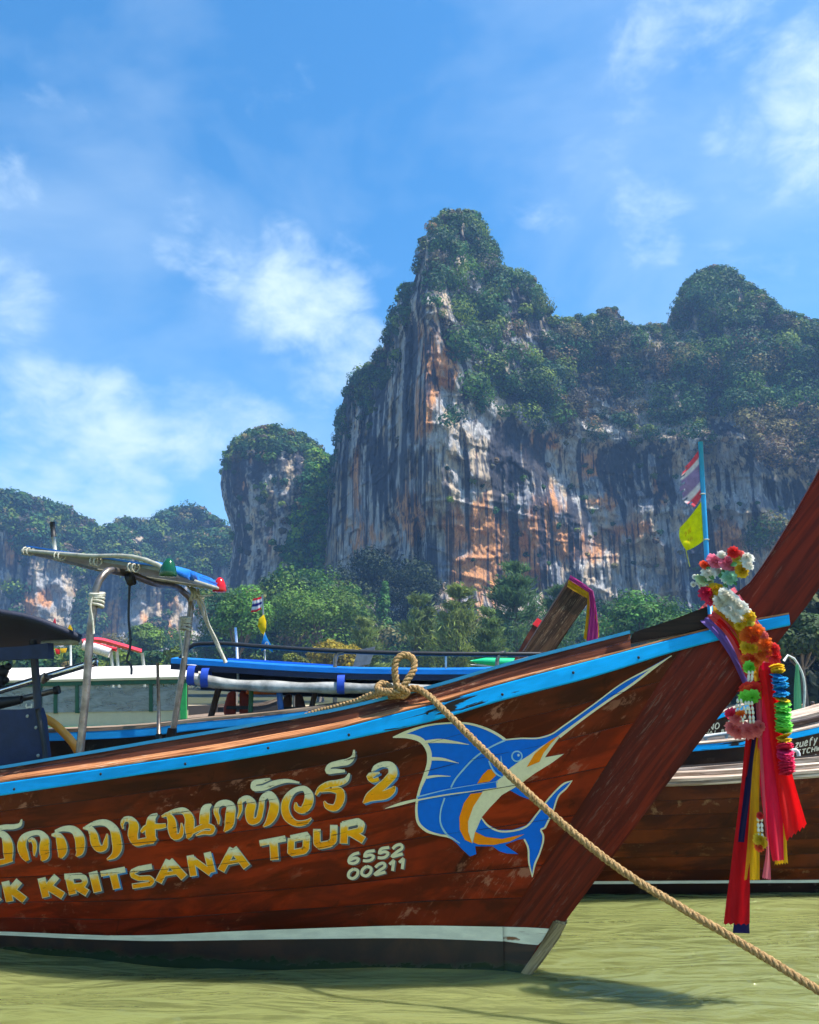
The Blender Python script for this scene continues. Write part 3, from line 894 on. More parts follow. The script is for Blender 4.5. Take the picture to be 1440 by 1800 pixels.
class Frame:
    """Boat coordinates: s along the keel towards the bow, n sideways towards the camera, z up."""
    def __init__(f, O, ang):
        f.O = Vector((O[0], O[1], 0)); f.d = Vector((math.cos(ang), math.sin(ang), 0)); f.n = Vector((math.sin(ang), -math.cos(ang), 0))
    def P(f, s, n, z): return f.O + f.d * s + f.n * n + Vector((0, 0, z))
    def Pn(f, a):
        a = np.asarray(a, float)
        return np.array(f.O) + a[..., :1] * np.array(f.d) + a[..., 1:2] * np.array(f.n) + a[..., 2:3] * np.array([0, 0, 1.0])
    def snz(f, p):
        q = p - f.O; return np.array([q.dot(f.d), q.dot(f.n), p.z])
    def plane(f, px, py, n):
        """Point seen at that place on the fore-and-aft plane n metres from the keel."""
        d = ray(px, py); c = Vector((0, 0, CAMZ))
        return c + d * ((n - (c - f.O).dot(f.n)) / d.dot(f.n))
    def solve(f, px, py, B):
        d = ray(px, py); c = Vector((0, 0, CAMZ)); lo, hi = 1.0, 14.0
        for _ in range(40):
            m = (lo + hi) / 2; q = f.snz(c + d * m)
            if q[1] > B(q[0]): lo = m
            else: hi = m
        return f.snz(c + d * lo)

def sweep(fr, curve, prof, name, mat, parent, closed=True, uvscale=1.0):
    """Sweep a profile of (dn, dz) along an (s, n, z) curve; prof may be a function of station index."""
    k = len(curve); rows = []
    for i in range(k):
        p = prof(i) if callable(prof) else prof
        rows.append([(curve[i][0], curve[i][1] + a, curve[i][2] + b) for a, b in p])
    A = np.array(rows); V = fr.Pn(A); nv = A.shape[1]
    L = np.r_[0, np.cumsum(np.linalg.norm(np.diff(V[:, 0], axis=0), axis=1))]
    per = np.r_[0, np.cumsum(np.linalg.norm(np.diff(V[k // 2], axis=0), axis=1))]
    uv = np.stack([np.repeat(L[:, None], nv, 1), np.repeat(per[None], k, 0)], -1).reshape(-1, 2) * uvscale
    f = grid_faces(k, nv, closed).tolist()
    if closed: f += [list(range(nv))[::-1], [(k - 1) * nv + i for i in range(nv)]]
    return mesh_obj(name, V.reshape(-1, 3), f, mat, parent, uv=uv, smooth=False)

def plank_rows(fr, top, low, count, mats, parent, bulge=.03, lap=.006, splits=None):
    """Planks between two curves of (s, n, z): each a bevelled board of its own, seams recessed between them."""
    k = len(top); top, low = np.array(top), np.array(low)
    edges = splits if splits is not None else np.linspace(0, 1, count + 1)
    def S(v): 
        p = top * (1 - v) + low * v
        grow = np.clip(top[:, 1] * 2, 0, 1)
        p[:, 1] += bulge * math.sin(math.pi * v) * grow
        return p
    Lx = np.r_[0, np.cumsum(np.linalg.norm(np.diff(fr.Pn(top), axis=0), axis=1))]
    out = []
    for j in range(count):
        a, b = edges[j], edges[j + 1]; e = (b - a) * .022
        vs = [a + e * .30, a + e * .34, a + e * .48, a + e * .9, b - e * .9, b - e * .48, b - e * .34, b - e * .30]
        off = [-.020, -.0016, 0, 0, 0, 0, -.0016, -.020]
        A = np.stack([S(v) + np.array([0, o, 0]) for v, o in zip(vs, off)], 1)
        V = fr.Pn(A)
        h = np.linalg.norm(V[:, 0] - V[:, -1], axis=1).mean()
        uv = np.stack([np.repeat(Lx[:, None], 8, 1) + j * 3.7, np.repeat(np.linspace(0, h, 8)[None], k, 0) + j * 1.3], -1).reshape(-1, 2)
        out.append(mesh_obj('plank', V.reshape(-1, 3), grid_faces(k, 8)[:, ::-1].copy(), mats[j % len(mats)], parent, uv=uv))
    return out, S

def board(fr, poly, n0, n1, name, mat, parent, uvaxis, bevel=.008):
    """A flat timber: outline of world points on the plane n0, thickness to n1, edges eased."""
    bm = bmesh.new()
    a = [bm.verts.new(p) for p in poly]
    face = bm.faces.new(a)
    r = bmesh.ops.extrude_face_region(bm, geom=[face])
    vs = [g for g in r['geom'] if isinstance(g, bmesh.types.BMVert)]
    bmesh.ops.translate(bm, verts=vs, vec=fr.n * (n1 - n0))
    bmesh.ops.recalc_face_normals(bm, faces=bm.faces[:])
    if bevel:
        ed = [e for e in bm.edges if len(e.link_faces) == 2 and e.calc_face_angle(0) > .6]
        bmesh.ops.bevel(bm, geom=ed, offset=bevel, segments=2, affect='EDGES')
    bm.verts.index_update()
    V = [v.co[:] for v in bm.verts]; Fc = [[v.index for v in q.verts] for q in bm.faces]
    bm.free()
    return mesh_obj(name, V, Fc, mat, parent, uvaxis=uvaxis, smooth=False)

# ------------------------------------------------------------------ the near boat
A_foot = onz(930, 1705, 0.0)
FA = Frame(A_foot, math.radians(-15.6))
boat_a = thing('longtail_boat', 'red brown varnished longtail boat in front with a painted blue marlin and yellow lettering', 'boat', A_foot)
ST = .055                                                              # half thickness of the stem board
sj = FA.snz(FA.plane(1195, 1160, ST + .02))[0]; lj = FA.snz(FA.plane(884, 1628, ST + .02))[0]
def B_sheer(s): return ST + .02 + .86 * (1 - math.exp(-(max(sj - s, 0) / 1.9) ** 1.12))
def B_low(s): return ST + .02 + .60 * (1 - math.exp(-(max(lj - s, 0) / 1.8) ** 1.15))
RAIL_X = [0, 240, 440, 600, 700, 760, 874, 1047, 1200, 1271, 1344, 1387]
RAIL_B = [1399, 1363, 1332, 1303, 1282, 1268, 1234, 1189, 1142, 1124, 1109, 1100]
RAIL_T = [1377, 1343, 1312, 1281, 1255, 1240, 1206, 1160, 1120, 1103, 1089, 1081]
NA = 90
ua = np.linspace(0, 1, NA) ** 1.15
xs_top = 1195 - ua * (1195 + 140); xs_low = 884 - ua * (884 + 140)
sheer = [FA.solve(x, float(curve1(x, RAIL_X, RAIL_B)), B_sheer) for x in xs_top]
LOWY = ([0, 240, 430, 600, 700, 884], [1638, 1645, 1637, 1631, 1628, 1630])
low = [FA.solve(x, float(curve1(max(x, 0), *LOWY)), B_low) for x in xs_low]
def extend(c, ds, dn, dz):
    c = list(c); l = c[-1]
    for i in range(len(ds)): c.append(np.array([l[0] - ds[i], l[1] + dn[i], l[2] + dz[i]]))
    return np.array(c)
sheer = extend(sheer, (.8, 1.8, 3.0, 4.2), (.03, .04, -.02, -.2), (-.02, -.03, .0, .08))
low = extend(low, (.8, 1.8, 3.0, 4.0), (.03, .05, .02, -.12), (-.01, -.02, -.01, .05))
keel = low.copy(); keel[:, 1] *= .80; keel[:, 1] = np.maximum(keel[:, 1], .05); keel[:, 2] = -.32
NS = len(sheer)
# inner shell: both sides and the bottom, with the planks of the near side laid on it
def shell(fr, sheer, low, keel, name, mat, parent, inset=.024):
    a, b, c = (np.array(q) for q in (sheer, low, keel))
    rows = []
    for sgn in (1, -1):
        for q in ((a, b, c) if sgn == 1 else (c, b, a)):
            r = q.copy(); r[:, 1] = sgn * np.maximum(r[:, 1] - inset, .004); rows.append(r)
    A = np.stack(rows, 1); V = fr.Pn(A); k = len(a)
    f = grid_faces(k, 6).tolist() + [[(k - 1) * 6 + i for i in range(6)]]
    return mesh_obj(name, V.reshape(-1, 3), f, mat, parent, uvaxis=tuple(fr.d), smooth=False)
hull_a = shell(FA, sheer, low, keel, 'hull', SEAM, boat_a)
SPL = [0, .115, .265, .425, .60, .78, .895, 1.0]
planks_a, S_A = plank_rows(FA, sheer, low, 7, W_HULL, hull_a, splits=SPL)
# bottom strakes below the white band
def bottom_paint():
    n = NT('dark_bottom_with_algae')
    g = n.noise(1.0, 6, .65, n.vec('UV', (2.5, 18, 1)), .5)
    c = n.mix(n.rng(g, .4, .6), (.016, .008, .006), (.046, .018, .010))
    sp = n.N('ShaderNodeSeparateXYZ'); tc = n.N('ShaderNodeTexCoord'); n.L(tc.outputs['Object'], sp.inputs[0])
    k = n.noise(1.0, 5, .6, n.vec('Object', (9, 9, 14)), .4)
    e = n.math('ADD', sp.outputs['Z'], n.math('MULTIPLY', n.math('SUBTRACT', k, .5), .14))
    c = n.mix(n.rng(e, .015, .055, 1, 0), c, (.020, .034, .014))
    n.set(Base_Color=c, Roughness=n.rng(e, .0, .06, .12, .5)); n.bump(g, .3, .004); return n.m
bot, _ = plank_rows(FA, low, keel, 1, [bottom_paint()], hull_a, bulge=0)
for o in bot: o.name = 'bottom_plank'
# white painted band above the dark bottom, along the planks and over the stem
def band():
    w = np.interp(np.arange(NS), [0, 20, 45, 62, 80, NS], [.078, .068, .050, .026, .020, .018])
    t = np.array(low); k = np.array(keel); L = np.linalg.norm(k - t, axis=1)[:, None]
    r0 = t - (k - t) / L * .004 + [0, .007, 0]; r1 = t + (k - t) / L * w[:, None] + [0, .007, 0]
    A = np.stack([r0, (r0 + r1) / 2, r1], 1); V = FA.Pn(A)
    u = np.r_[0, np.cumsum(np.linalg.norm(np.diff(V[:, 0], axis=0), axis=1))]
    uv = np.stack([np.repeat(u[:, None], 3, 1), np.repeat(np.array([0, .03, .06])[None], NS, 0)], -1).reshape(-1, 2)
    return mesh_obj('white_band', V.reshape(-1, 3), grid_faces(NS, 3)[:, ::-1].copy(), P_WHITE, hull_a, uv=uv)
band()
# the stem: one broad curved board rising into the prow
front = [(1660, 640), (1560, 830), (1500, 940), (1440, 1035), (1418, 1066), (1393, 1098), (1300, 1214), (1240, 1292), (1180, 1370), (1090, 1490), (1000, 1612), (930, 1705), (880, 1765)]
rear = [(820, 1765), (868, 1628), (912, 1544), (980, 1447), (1040, 1357), (1098, 1281), (1172, 1165), (1205, 1110), (1248, 1072), (1282, 1050), (1312, 1030), (1350, 980), (1380, 932), (1440, 828), (1520, 680), (1590, 560)]
def smooth_poly(p, n): return [tuple(q) for q in catmull(p, n)]
stem_poly = [FA.plane(x, y, ST) for x, y in smooth_poly(front, 40) + smooth_poly(rear, 44)]
stem_ax = FA.plane(1300, 1214, 0) - FA.plane(1000, 1612, 0)
stem = board(FA, stem_poly, ST, -ST, 'stem', W_STEM, boat_a, tuple(stem_ax), .012)
# white band across the stem and the worn shoe on its fore edge
sb = [FA.plane(x, y, ST) for x, y in ((878, 1629), (925, 1630), (974, 1633), (946, 1661), (920, 1659), (876, 1653))]
board(FA, [p + FA.n * .004 for p in sb], ST + .004, ST + .001, 'white_band', P_WHITE, stem, tuple(FA.d), 0)
sd = [FA.plane(x, y, ST) for x, y in ((876, 1654), (920, 1660), (945, 1662), (924, 1706), (880, 1764), (824, 1764))]
board(FA, [p + FA.n * .003 for p in sd], ST + .003, ST + .001, 'bottom_paint', bot[0].data.materials[0], stem, tuple(FA.d), 0)
W_SHOE = wood('worn_driftwood_shoe', (.05, .03, .015), (.22, .15, .07), (.38, .28, .14), .8, .6)
sh = [FA.plane(x, y, 0) for x, y in ((976, 1612), (998, 1618), (985, 1645), (960, 1680), (938, 1708), (915, 1738), (897, 1735), (920, 1702), (948, 1662))]
board(FA, [p + FA.n * (ST + .02) for p in sh], ST + .02, -ST - .02, 'stem_shoe', W_SHOE, stem, tuple(stem_ax), .01)
# rub rail painted blue: follows the sheer and runs out over the stem
rail_bot = [FA.solve(x, float(curve1(x, RAIL_X, RAIL_B)), lambda s: B_sheer(s) + .004) for x in np.linspace(1388, 1195, 16)[:-1]] + [q + np.array([0, .004, 0]) for q in sheer]
rail_h = []
for i, q in enumerate(rail_bot):
    if i < 15: px = np.linspace(1388, 1195, 16)[i]
    elif i - 15 < NA: px = xs_top[i - 15]
    else: px = -140
    hpx = float(curve1(px, RAIL_X, RAIL_B) - curve1(px, RAIL_X, RAIL_T)) if px > 0 else 22.
    p = FA.P(*q); rail_h.append(hpx * (p.y * math.cos(PITCH) + (p.z - CAMZ) * math.sin(PITCH)) / F * 1.0)
rail_bot = np.array(rail_bot); NR = len(rail_bot)
xr = np.array([np.linspace(1388, 1195, 16)[i] if i < 15 else (xs_top[i - 15] if i - 15 < NA else -140) for i in range(NR)])
def rail_prof(i):
    h = rail_h[i]
    return [(-.02, 0), (.024, 0), (.030, .008), (.030, h - .006), (.024, h), (-.02, h)]
rail = sweep(FA, rail_bot, rail_prof, 'rub_rail', P_RAIL, boat_a)
# gunwale cap: a sun-bleached bevelled ledge on top of the rail
cap_h = np.interp(xr, [-140, 0, 480, 700, 1047, 1300], [.040, .040, .046, .038, .018, .012])
inset = np.minimum(.068, np.maximum(rail_bot[:, 1] - .065, .004))
def cap_prof(i):
    h, c, w = rail_h[i] + .002, cap_h[i], inset[i]
    return [(-w, h), (.027, h), (.026, h + .010), (-w * .55, h + c * .72), (-w, h + c)]
sweep(FA, rail_bot, cap_prof, 'gunwale_cap', W_CAP, boat_a)
# washboard: two boards standing inboard of the cap, blue strip along the top
wash_h = np.interp(xr, [-140, 0, 240, 480, 700, 1047, 1200], [.045, .048, .066, .072, .066, .088, .09])
i0 = int(np.argmin(abs(xr - 1112)))
def wash(i, a, b, th=.03):
    h = rail_h[i] + cap_h[i]; w = inset[i]; H = wash_h[i]
    lean = .02
    return [(-w - .002 - lean * a, h + H * a), (-w - .002 - lean * b, h + H * b), (-w - th - lean * b, h + H * b), (-w - th - lean * a, h + H * a)]
sweep(FA, rail_bot[i0:], lambda i: wash(i + i0, -.1, .50), 'washboard', W_WASH, boat_a)
sweep(FA, rail_bot[i0:], lambda i: [(a - .006, b) for a, b in wash(i + i0, .53, 1.0)], 'washboard', W_WASH, boat_a)
def trim_prof(i):
    i += i0; h = rail_h[i] + cap_h[i] + wash_h[i]; w = inset[i] + .02
    return [(-w + .006, h + .002), (-w + .008, h + .022), (-w - .035, h + .024), (-w - .035, h + .002)]
sweep(FA, rail_bot[i0:], trim_prof, 'top_strip', P_TRIM, boat_a)
# far side of the gunwale, floor and thwarts, mostly hidden by the near side
far = rail_bot[i0:].copy(); far[:, 1] *= -1
sweep(FA, far, lambda i: [(.03, 0), (-.03, 0), (-.03, rail_h[i + i0]), (.06, rail_h[i + i0] + cap_h[i + i0] + wash_h[i + i0]), (.09, rail_h[i + i0] + cap_h[i + i0] + wash_h[i + i0]), (.09, 0)], 'far_gunwale', P_TRIM, boat_a)
fl = np.array(low)[::4].copy()
A_ = np.stack([np.c_[fl[:, 0], fl[:, 1] * .9 - .03, 0 * fl[:, 0] + .45], np.c_[fl[:, 0], -fl[:, 1] * .9 + .03, 0 * fl[:, 0] + .45]], 1)
mesh_obj('floor_board', FA.Pn(A_).reshape(-1, 3), grid_faces(len(fl), 2), W_DECK, boat_a, uvaxis=tuple(FA.d), smooth=False)
for s_ in (-1.2, -2.2, -3.4):
    j = int(np.argmin(abs(sheer[:, 0] - s_))); w = sheer[j, 1] - .08
    MB().box(FA.P(s_, 0, sheer[j, 2] - .22), FA.d * .12, FA.n * w, (0, 0, .02)).build('thwart', W_DECK, boat_a, uvaxis=tuple(FA.n), smooth=False)
# dark breasthook board wedged between gunwale and prow
bk = [FA.plane(x, y, .085) for x, y in ((1106, 1131), (1113, 1112), (1124, 1108), (1180, 1090), (1243, 1066), (1262, 1072), (1275, 1096), (1200, 1114))]
board(FA, bk, .085, -.085, 'breasthook', W_DARK, boat_a, tuple(FA.d), .006)

for k, i in enumerate(range(22, 98, 9)):                               # bolt heads along the rub rail
    c = FA.P(rail_bot[i][0], rail_bot[i][1] + .030, rail_bot[i][2] + rail_h[i] * (.35 + .2 * (k % 2)))
    v, f = sphere_geo(c, (.009, .005, .009), 5, 8); mesh_obj('bolt', v, f, SEAM, rail)
# ------------------------------------------------------------------ painted marlin and lettering on the near boat
from mathutils.bvhtree import BVHTree
def smooth_hull_bvh():
    vs = np.linspace(-.02, 1.02, 40)
    A = np.stack([S_A(v) for v in vs], 1); V = FA.Pn(A)
    stem_face = [FA.plane(x, y, ST + .004) for x, y in ((880, 1700), (1300, 1100), (1390, 1100), (1300, 1215), (1000, 1612))]
    vl = [tuple(v) for v in V.reshape(-1, 3)]; fc = grid_faces(NS, 40).tolist()
    o = len(vl)
    vl += [tuple(p) for p in stem_face]; fc.append([o, o + 4, o + 3, o + 2, o + 1])
    return BVHTree.FromPolygons(vl, fc)
HB = smooth_hull_bvh()
CAMP = Vector((0, 0, CAMZ))
def on_hull(px, py, off):
    d = ray(px, py).normalized()
    hit, nrm, idx, dist = HB.ray_cast(CAMP, d)
    if hit is None: hit = FA.plane(px, py, ST + .02); nrm = FA.n
    if nrm.dot(d) > 0: nrm = -nrm
    return hit + nrm * off

class Paint:
    """Collects painted shapes (ribbons and filled outlines) that lie on the hull."""
    thin = 1.0
    def __init__(s): s.v, s.f, s.c, s.uv, s.k = [], [], [], [], 0
    def pts(s, P, off, col):
        o = len(s.v)
        for x, y in P:
            w = on_hull(x, y, off); s.v.append(tuple(w))
            s.c.append(col(x, y) if callable(col) else col)
            q = FA.snz(w); s.uv.append((q[0], q[2] - .22 * q[0]))
        return o
    def stroke(s, pts, off, col, widen=0.0, shift=(0, 0), smooth=True, res=3.0):
        s.k += 1; off = off + (s.k % 9) * .00012
        p = np.array([(q[0] + shift[0], q[1] + shift[1], q[2] * s.thin + widen) for q in pts], float)
        L = np.linalg.norm(np.diff(p[:, :2], axis=0), axis=1).sum()
        n = max(3, int(L / res))
        if smooth and len(p) > 2: p = catmull(p, n); p[:, 2] = np.maximum(p[:, 2], .3)
        else:
            d = np.r_[0, np.cumsum(np.linalg.norm(np.diff(p[:, :2], axis=0), axis=1))]
            x = np.unique(np.r_[np.linspace(0, d[-1], n), d]); p = np.stack([np.interp(x, d, p[:, k]) for k in range(3)], -1)
        t = np.gradient(p[:, :2], axis=0); t /= np.linalg.norm(t, axis=1)[:, None] + 1e-9
        if widen and not smooth:
            p[0, :2] -= t[0] * widen / 2; p[-1, :2] += t[-1] * widen / 2
        nn = np.stack([-t[:, 1], t[:, 0]], -1)
        rows = [p[:, :2] + nn * p[:, 2:3] * k for k in (.5, .17, -.17, -.5)]
        A = np.stack(rows, 1).reshape(-1, 2)
        o = s.pts(A, off, col)
        s.f += [[i + o for i in q] for q in grid_faces(len(p), 4).tolist()]
    def fill(s, poly, off, col, n=None, cell=9.0):
        P = [tuple(q) for q in (catmull(list(poly) + [poly[0]], n)[:-1] if n else poly)]
        xs, ys = [q[0] for q in P], [q[1] for q in P]
        inner = []
        for gx in np.arange(min(xs) + cell / 2, max(xs), cell):
            for gy in np.arange(min(ys) + cell / 2, max(ys), cell): inner.append(Vector((gx, gy)))
        vs = [Vector(q) for q in P] + inner
        ed = [(i, (i + 1) % len(P)) for i in range(len(P))]
        r = delaunay_2d_cdt(vs, ed, [], 1, 1e-4)
        o = s.pts([(v.x, v.y) for v in r[0]], off, col)
        s.f += [[i + o for i in q] for q in r[2]]
    def build(s, name, mat, parent):
        return mesh_obj(name, s.v, s.f, mat, parent, uv=s.uv, col=s.c, smooth=True)

PAINT = vcol('sign_writer_enamel', .45, .12, chips=(.055, .020, .008), var=.06)
PAINT_CLEAN = vcol('sign_writer_enamel_fresh', .45, .12, var=.05)
CREAM = (.80, .73, .50); GOLD = (.95, .33, .003); YEL = (.97, .50, .012); SHADOW = (.10, .13, .17); SHBLUE = (.06, .22, .50)
MBLUE = (.001, .15, .76); ORANGE = (.95, .27, .003)

def Z(o, sc, pts): return [(o[0] + q[0] / sc, o[1] + q[1] / sc, q[2] / sc) if len(q) == 3 else (o[0] + q[0] / sc, o[1] + q[1] / sc) for q in pts]

def glyph(name, strokes, smooth=True, grad=None, all_cream=False, edge=2.2, shadow=(3.2, 3.0), sh=SHADOW):
    ys = [q[1] for st in strokes for q in st]; y0, y1 = min(ys), max(ys)
    P = Paint(); P.thin = .86
    def col(x, y):
        if all_cream: return CREAM
        f = (y - y0) / (y1 - y0 + 1e-6)
        f = f + .05 * math.sin(x * 1.1) + .03 * math.sin(x * 2.7)
        if f < .18: return CREAM
        g = min(1, (f - .18) / .12)
        base = tuple(YEL[i] * (1 - min(1, (f - .2) / .6)) + GOLD[i] * min(1, (f - .2) / .6) for i in range(3))
        return tuple(CREAM[i] * (1 - g) + base[i] * g for i in range(3))
    for st in strokes: P.stroke(st, .0022, sh, edge, shadow, smooth)
    for st in strokes: P.stroke(st, .0040, CREAM, edge, (0, 0), smooth)
    for st in strokes: P.stroke(st, .0058, col, 0, (0, 0), smooth)
    return P.build(name, PAINT, hull_a)

o3, o4, o5, o7, o6, oT = (0, 1420), (220, 1340), (400, 1290), (440, 1240), (0, 1300), (640, 1280)
T3 = lambda p: Z(o3, 6, p); T4 = lambda p: Z(o4, 6, p); T5 = lambda p: Z(o5, 4.5, p); T7 = lambda p: Z(o7, 4.5, p); T6 = lambda p: Z(o6, 3, p); TT = lambda p: Z(oT, 7.2, p)
glyph('thai_letter', [T3([(-60, 262, 60), (40, 280, 70), (85, 370, 110), (92, 470, 112), (95, 550, 80)]), T3([(140, 545, 30), (60, 560, 55), (-30, 580, 60)])])
glyph('thai_tone_mark', [T3([(-40, 215, 40), (60, 200, 46), (160, 195, 44), (215, 175, 30), (234, 120, 4)])], all_cream=True)
glyph('thai_letter', [T3([(300, 556, 40), (262, 490, 95), (235, 400, 100), (255, 320, 80), (335, 268, 48), (430, 265, 52), (475, 320, 90), (472, 420, 112), (475, 500, 105), (442, 555, 16)]), T3([(305, 350, 18), (345, 330, 40), (372, 390, 42), (370, 450, 36), (366, 505, 5)])])
glyph('thai_letter', [T3([(548, 285, 12), (610, 285, 62), (650, 360, 108), (662, 450, 110), (640, 525, 40)]), T3([(585, 245, 15), (680, 218, 48), (785, 232, 80), (838, 300, 108), (852, 400, 105), (845, 460, 85), (808, 508, 12)])])
glyph('thai_letter', [T3([(880, 212, 8), (950, 215, 56), (990, 280, 88), (1010, 370, 98), (1050, 425, 82), (1105, 415, 66), (1122, 350, 46), (1136, 270, 5)]), T3([(910, 200, 15), (1010, 160, 44), (1125, 158, 70), (1205, 225, 92), (1232, 330, 110), (1240, 430, 105), (1215, 490, 75), (1132, 542, 8)])])
glyph('thai_letter', [T4([(-18, 790 - 1280 + 700, 10)] if False else [(-16, 700, 8), (-25, 640, 34), (0, 600, 46), (50, 598, 64), (95, 660, 108), (86, 770, 110), (118, 842, 80), (200, 832, 76), (300, 815, 84)]), T4([(345, 540, 10), (285, 590, 86), (272, 680, 108), (278, 780, 112), (325, 826, 50)]), T4([(172, 735, 26), (215, 690, 52), (300, 675, 60), (380, 672, 56), (436, 662, 40)])])
glyph('thai_letter', [T4([(388, 570, 10), (450, 550, 48), (492, 610, 88), (502, 700, 104), (530, 782, 76), (585, 768, 56), (602, 700, 38), (598, 636, 5)]), T4([(430, 546, 15), (530, 512, 42), (625, 512, 70), (680, 585, 100), (682, 680, 108), (680, 755, 80), (658, 802, 14)]), T4([(690, 745, 40), (780, 695, 58), (870, 668, 58), (930, 690, 48), (915, 732, 46), (840, 735, 42), (748, 768, 8)]), T4([(912, 440, 8), (855, 490, 96), (842, 570, 114), (838, 650, 108)])])
glyph('thai_letter', [T4([(990, 652, 8), (985, 590, 40), (962, 520, 50), (982, 450, 52), (1050, 424, 60), (1110, 452, 90), (1112, 560, 110), (1100, 650, 102), (1048, 728, 12)])])
glyph('thai_letter', [T5([(80, 670, 6), (104, 600, 28), (106, 530, 38), (150, 507, 42), (190, 545, 75), (178, 620, 80), (192, 690, 58), (237, 680, 48), (266, 600, 46), (287, 500, 44), (330, 478, 56), (370, 540, 76), (356, 640, 80), (330, 690, 56), (285, 732, 6)])])
glyph('thai_tone_mark', [T5([(340, 355, 8), (270, 374, 34), (210, 392, 38), (205, 422, 38), (270, 428, 40), (370, 390, 40), (470, 370, 24), (570, 385, 4)])], all_cream=True)
glyph('thai_letter', [T5([(541, 540, 8), (552, 590, 48), (592, 602, 58), (632, 562, 78), (645, 482, 70), (610, 432, 40), (540, 442, 36), (480, 500, 58), (456, 580, 68), (480, 660, 68), (540, 704, 50), (620, 698, 38), (665, 665, 6)])])
glyph('thai_letter', [T5([(700, 482, 14), (725, 440, 34), (790, 402, 50), (880, 386, 50), (940, 360, 34), (965, 310, 5)]), T5([(735, 450, 18), (820, 440, 34), (888, 455, 70), (888, 530, 74), (850, 582, 58), (790, 570, 44), (765, 530, 5)])])
glyph('thai_tone_mark', [T5([(930, 292, 12), (860, 292, 30), (792, 290, 38), (802, 260, 34), (880, 232, 44), (960, 214, 44), (995, 180, 24), (1002, 125, 4)])], all_cream=True)
glyph('numeral', [TT([(200, 560, 8), (150, 575, 34), (72, 610, 80), (110, 660, 60), (190, 640, 50)]), TT([(100, 552, 8), (140, 500, 50), (240, 455, 60), (345, 480, 100), (368, 560, 118), (290, 670, 118), (180, 770, 118), (70, 870, 118), (-10, 945, 16)]), TT([(20, 905, 50), (150, 862, 110), (280, 835, 120), (365, 775, 78), (392, 725, 14)])], sh=SHBLUE)

def latin(strokes, name='letter', **k): glyph(name, strokes, smooth=False, **k)
S3 = lambda w, *p: T3([(x, y, w) for x, y in p]); S6 = lambda w, *p: T6([(x, y, w) for x, y in p]); S7 = lambda w, *p: T7([(x, y, w) for x, y in p])
latin([S3(80, (-40, 800), (-40, 950), (-10, 985))])
latin([S3(84, (62, 778), (108, 982)), S3(80, (112, 880), (205, 772)), S3(84, (118, 858), (262, 966))])
latin([S3(84, (443, 742), (490, 935)), S3(72, (500, 838), (600, 722)), S3(84, (505, 822), (668, 922))])
latin([S3(84, (728, 712), (772, 905)), S3(56, (690, 722), (850, 712), (893, 735), (902, 775), (880, 812), (760, 826)), S3(80, (815, 828), (922, 892))])
latin([S3(94, (985, 676), (1035, 880))])
latin([S3(56, (1072, 694), (1318, 648)), S3(84, (1198, 690), (1236, 846))], sh=SHBLUE)
latin([S6(26, (800, 668), (735, 680), (700, 696), (702, 716), (735, 730), (790, 728), (806, 742), (795, 758), (702, 772))])
latin([S6(40, (838, 748), (893, 638)), S6(44, (895, 640), (972, 724)), S6(22, (868, 708), (935, 698))])
latin([S6(38, (1005, 612), (1022, 716)), S6(36, (1005, 622), (1112, 700)), S6(38, (1095, 596), (1120, 697))], sh=SHBLUE)
latin([S6(40, (1168, 688), (1228, 575)), S6(44, (1232, 575), (1302, 668)), S6(20, (1198, 650), (1270, 636))])
latin([S7(44, (80, 1088), (276, 1050)), S7(68, (186, 1082), (194, 1216))])
latin([S7(56, (326, 1052), (448, 1026), (442, 1128), (424, 1148), (322, 1166), (326, 1052))])
latin([S7(58, (528, 980), (528, 1086), (552, 1108), (630, 1092), (660, 1064), (662, 948))])
latin([S7(64, (746, 932), (740, 1086)), S7(50, (735, 940), (850, 915), (884, 936), (872, 985), (770, 1010)), S7(62, (805, 1008), (896, 1062))])
DIG = {'6': [[(.9, .05), (.45, .12), (.12, .5), (.12, .8), (.4, .95), (.8, .85), (.88, .6), (.6, .48), (.2, .6)]],
       '5': [[(.95, .08), (.25, .16), (.15, .48), (.6, .42), (.9, .6), (.78, .86), (.4, .95), (.05, .85)]],
       '2': [[(.1, .3), (.35, .08), (.8, .08), (.88, .3), (.5, .6), (.08, .92), (.95, .86)]],
       '0': [[(.5, .06), (.15, .3), (.12, .72), (.45, .95), (.85, .72), (.88, .3), (.5, .06)]],
       '1': [[(.05, .3), (.65, .05), (.55, .95)]]}
def digit(ch, x0, y0, x1, y1):
    glyph('numeral', [[(440 + (x0 + a * (x1 - x0) + (1 - b) * 6) / 4.5, 1240 + (y0 + b * (y1 - y0) + (.5 - a) * 16) / 4.5, 24 / 4.5) for a, b in st] for st in DIG[ch]], smooth=ch != '1', all_cream=True, edge=.6, shadow=(2.4, 1.6), sh=(.16, .17, .18))
for ch, x0, y0, x1, y1 in (('6', 768, 1165, 866, 1250), ('5', 886, 1146, 984, 1230), ('5', 1002, 1120, 1098, 1206), ('2', 1112, 1097, 1210, 1192),
                           ('0', 765, 1285, 858, 1370), ('0', 870, 1265, 963, 1350), ('2', 976, 1245, 1074, 1335), ('1', 1095, 1220, 1150, 1310), ('1', 1172, 1205, 1226, 1296)):
    digit(ch, x0, y0, x1, y1)

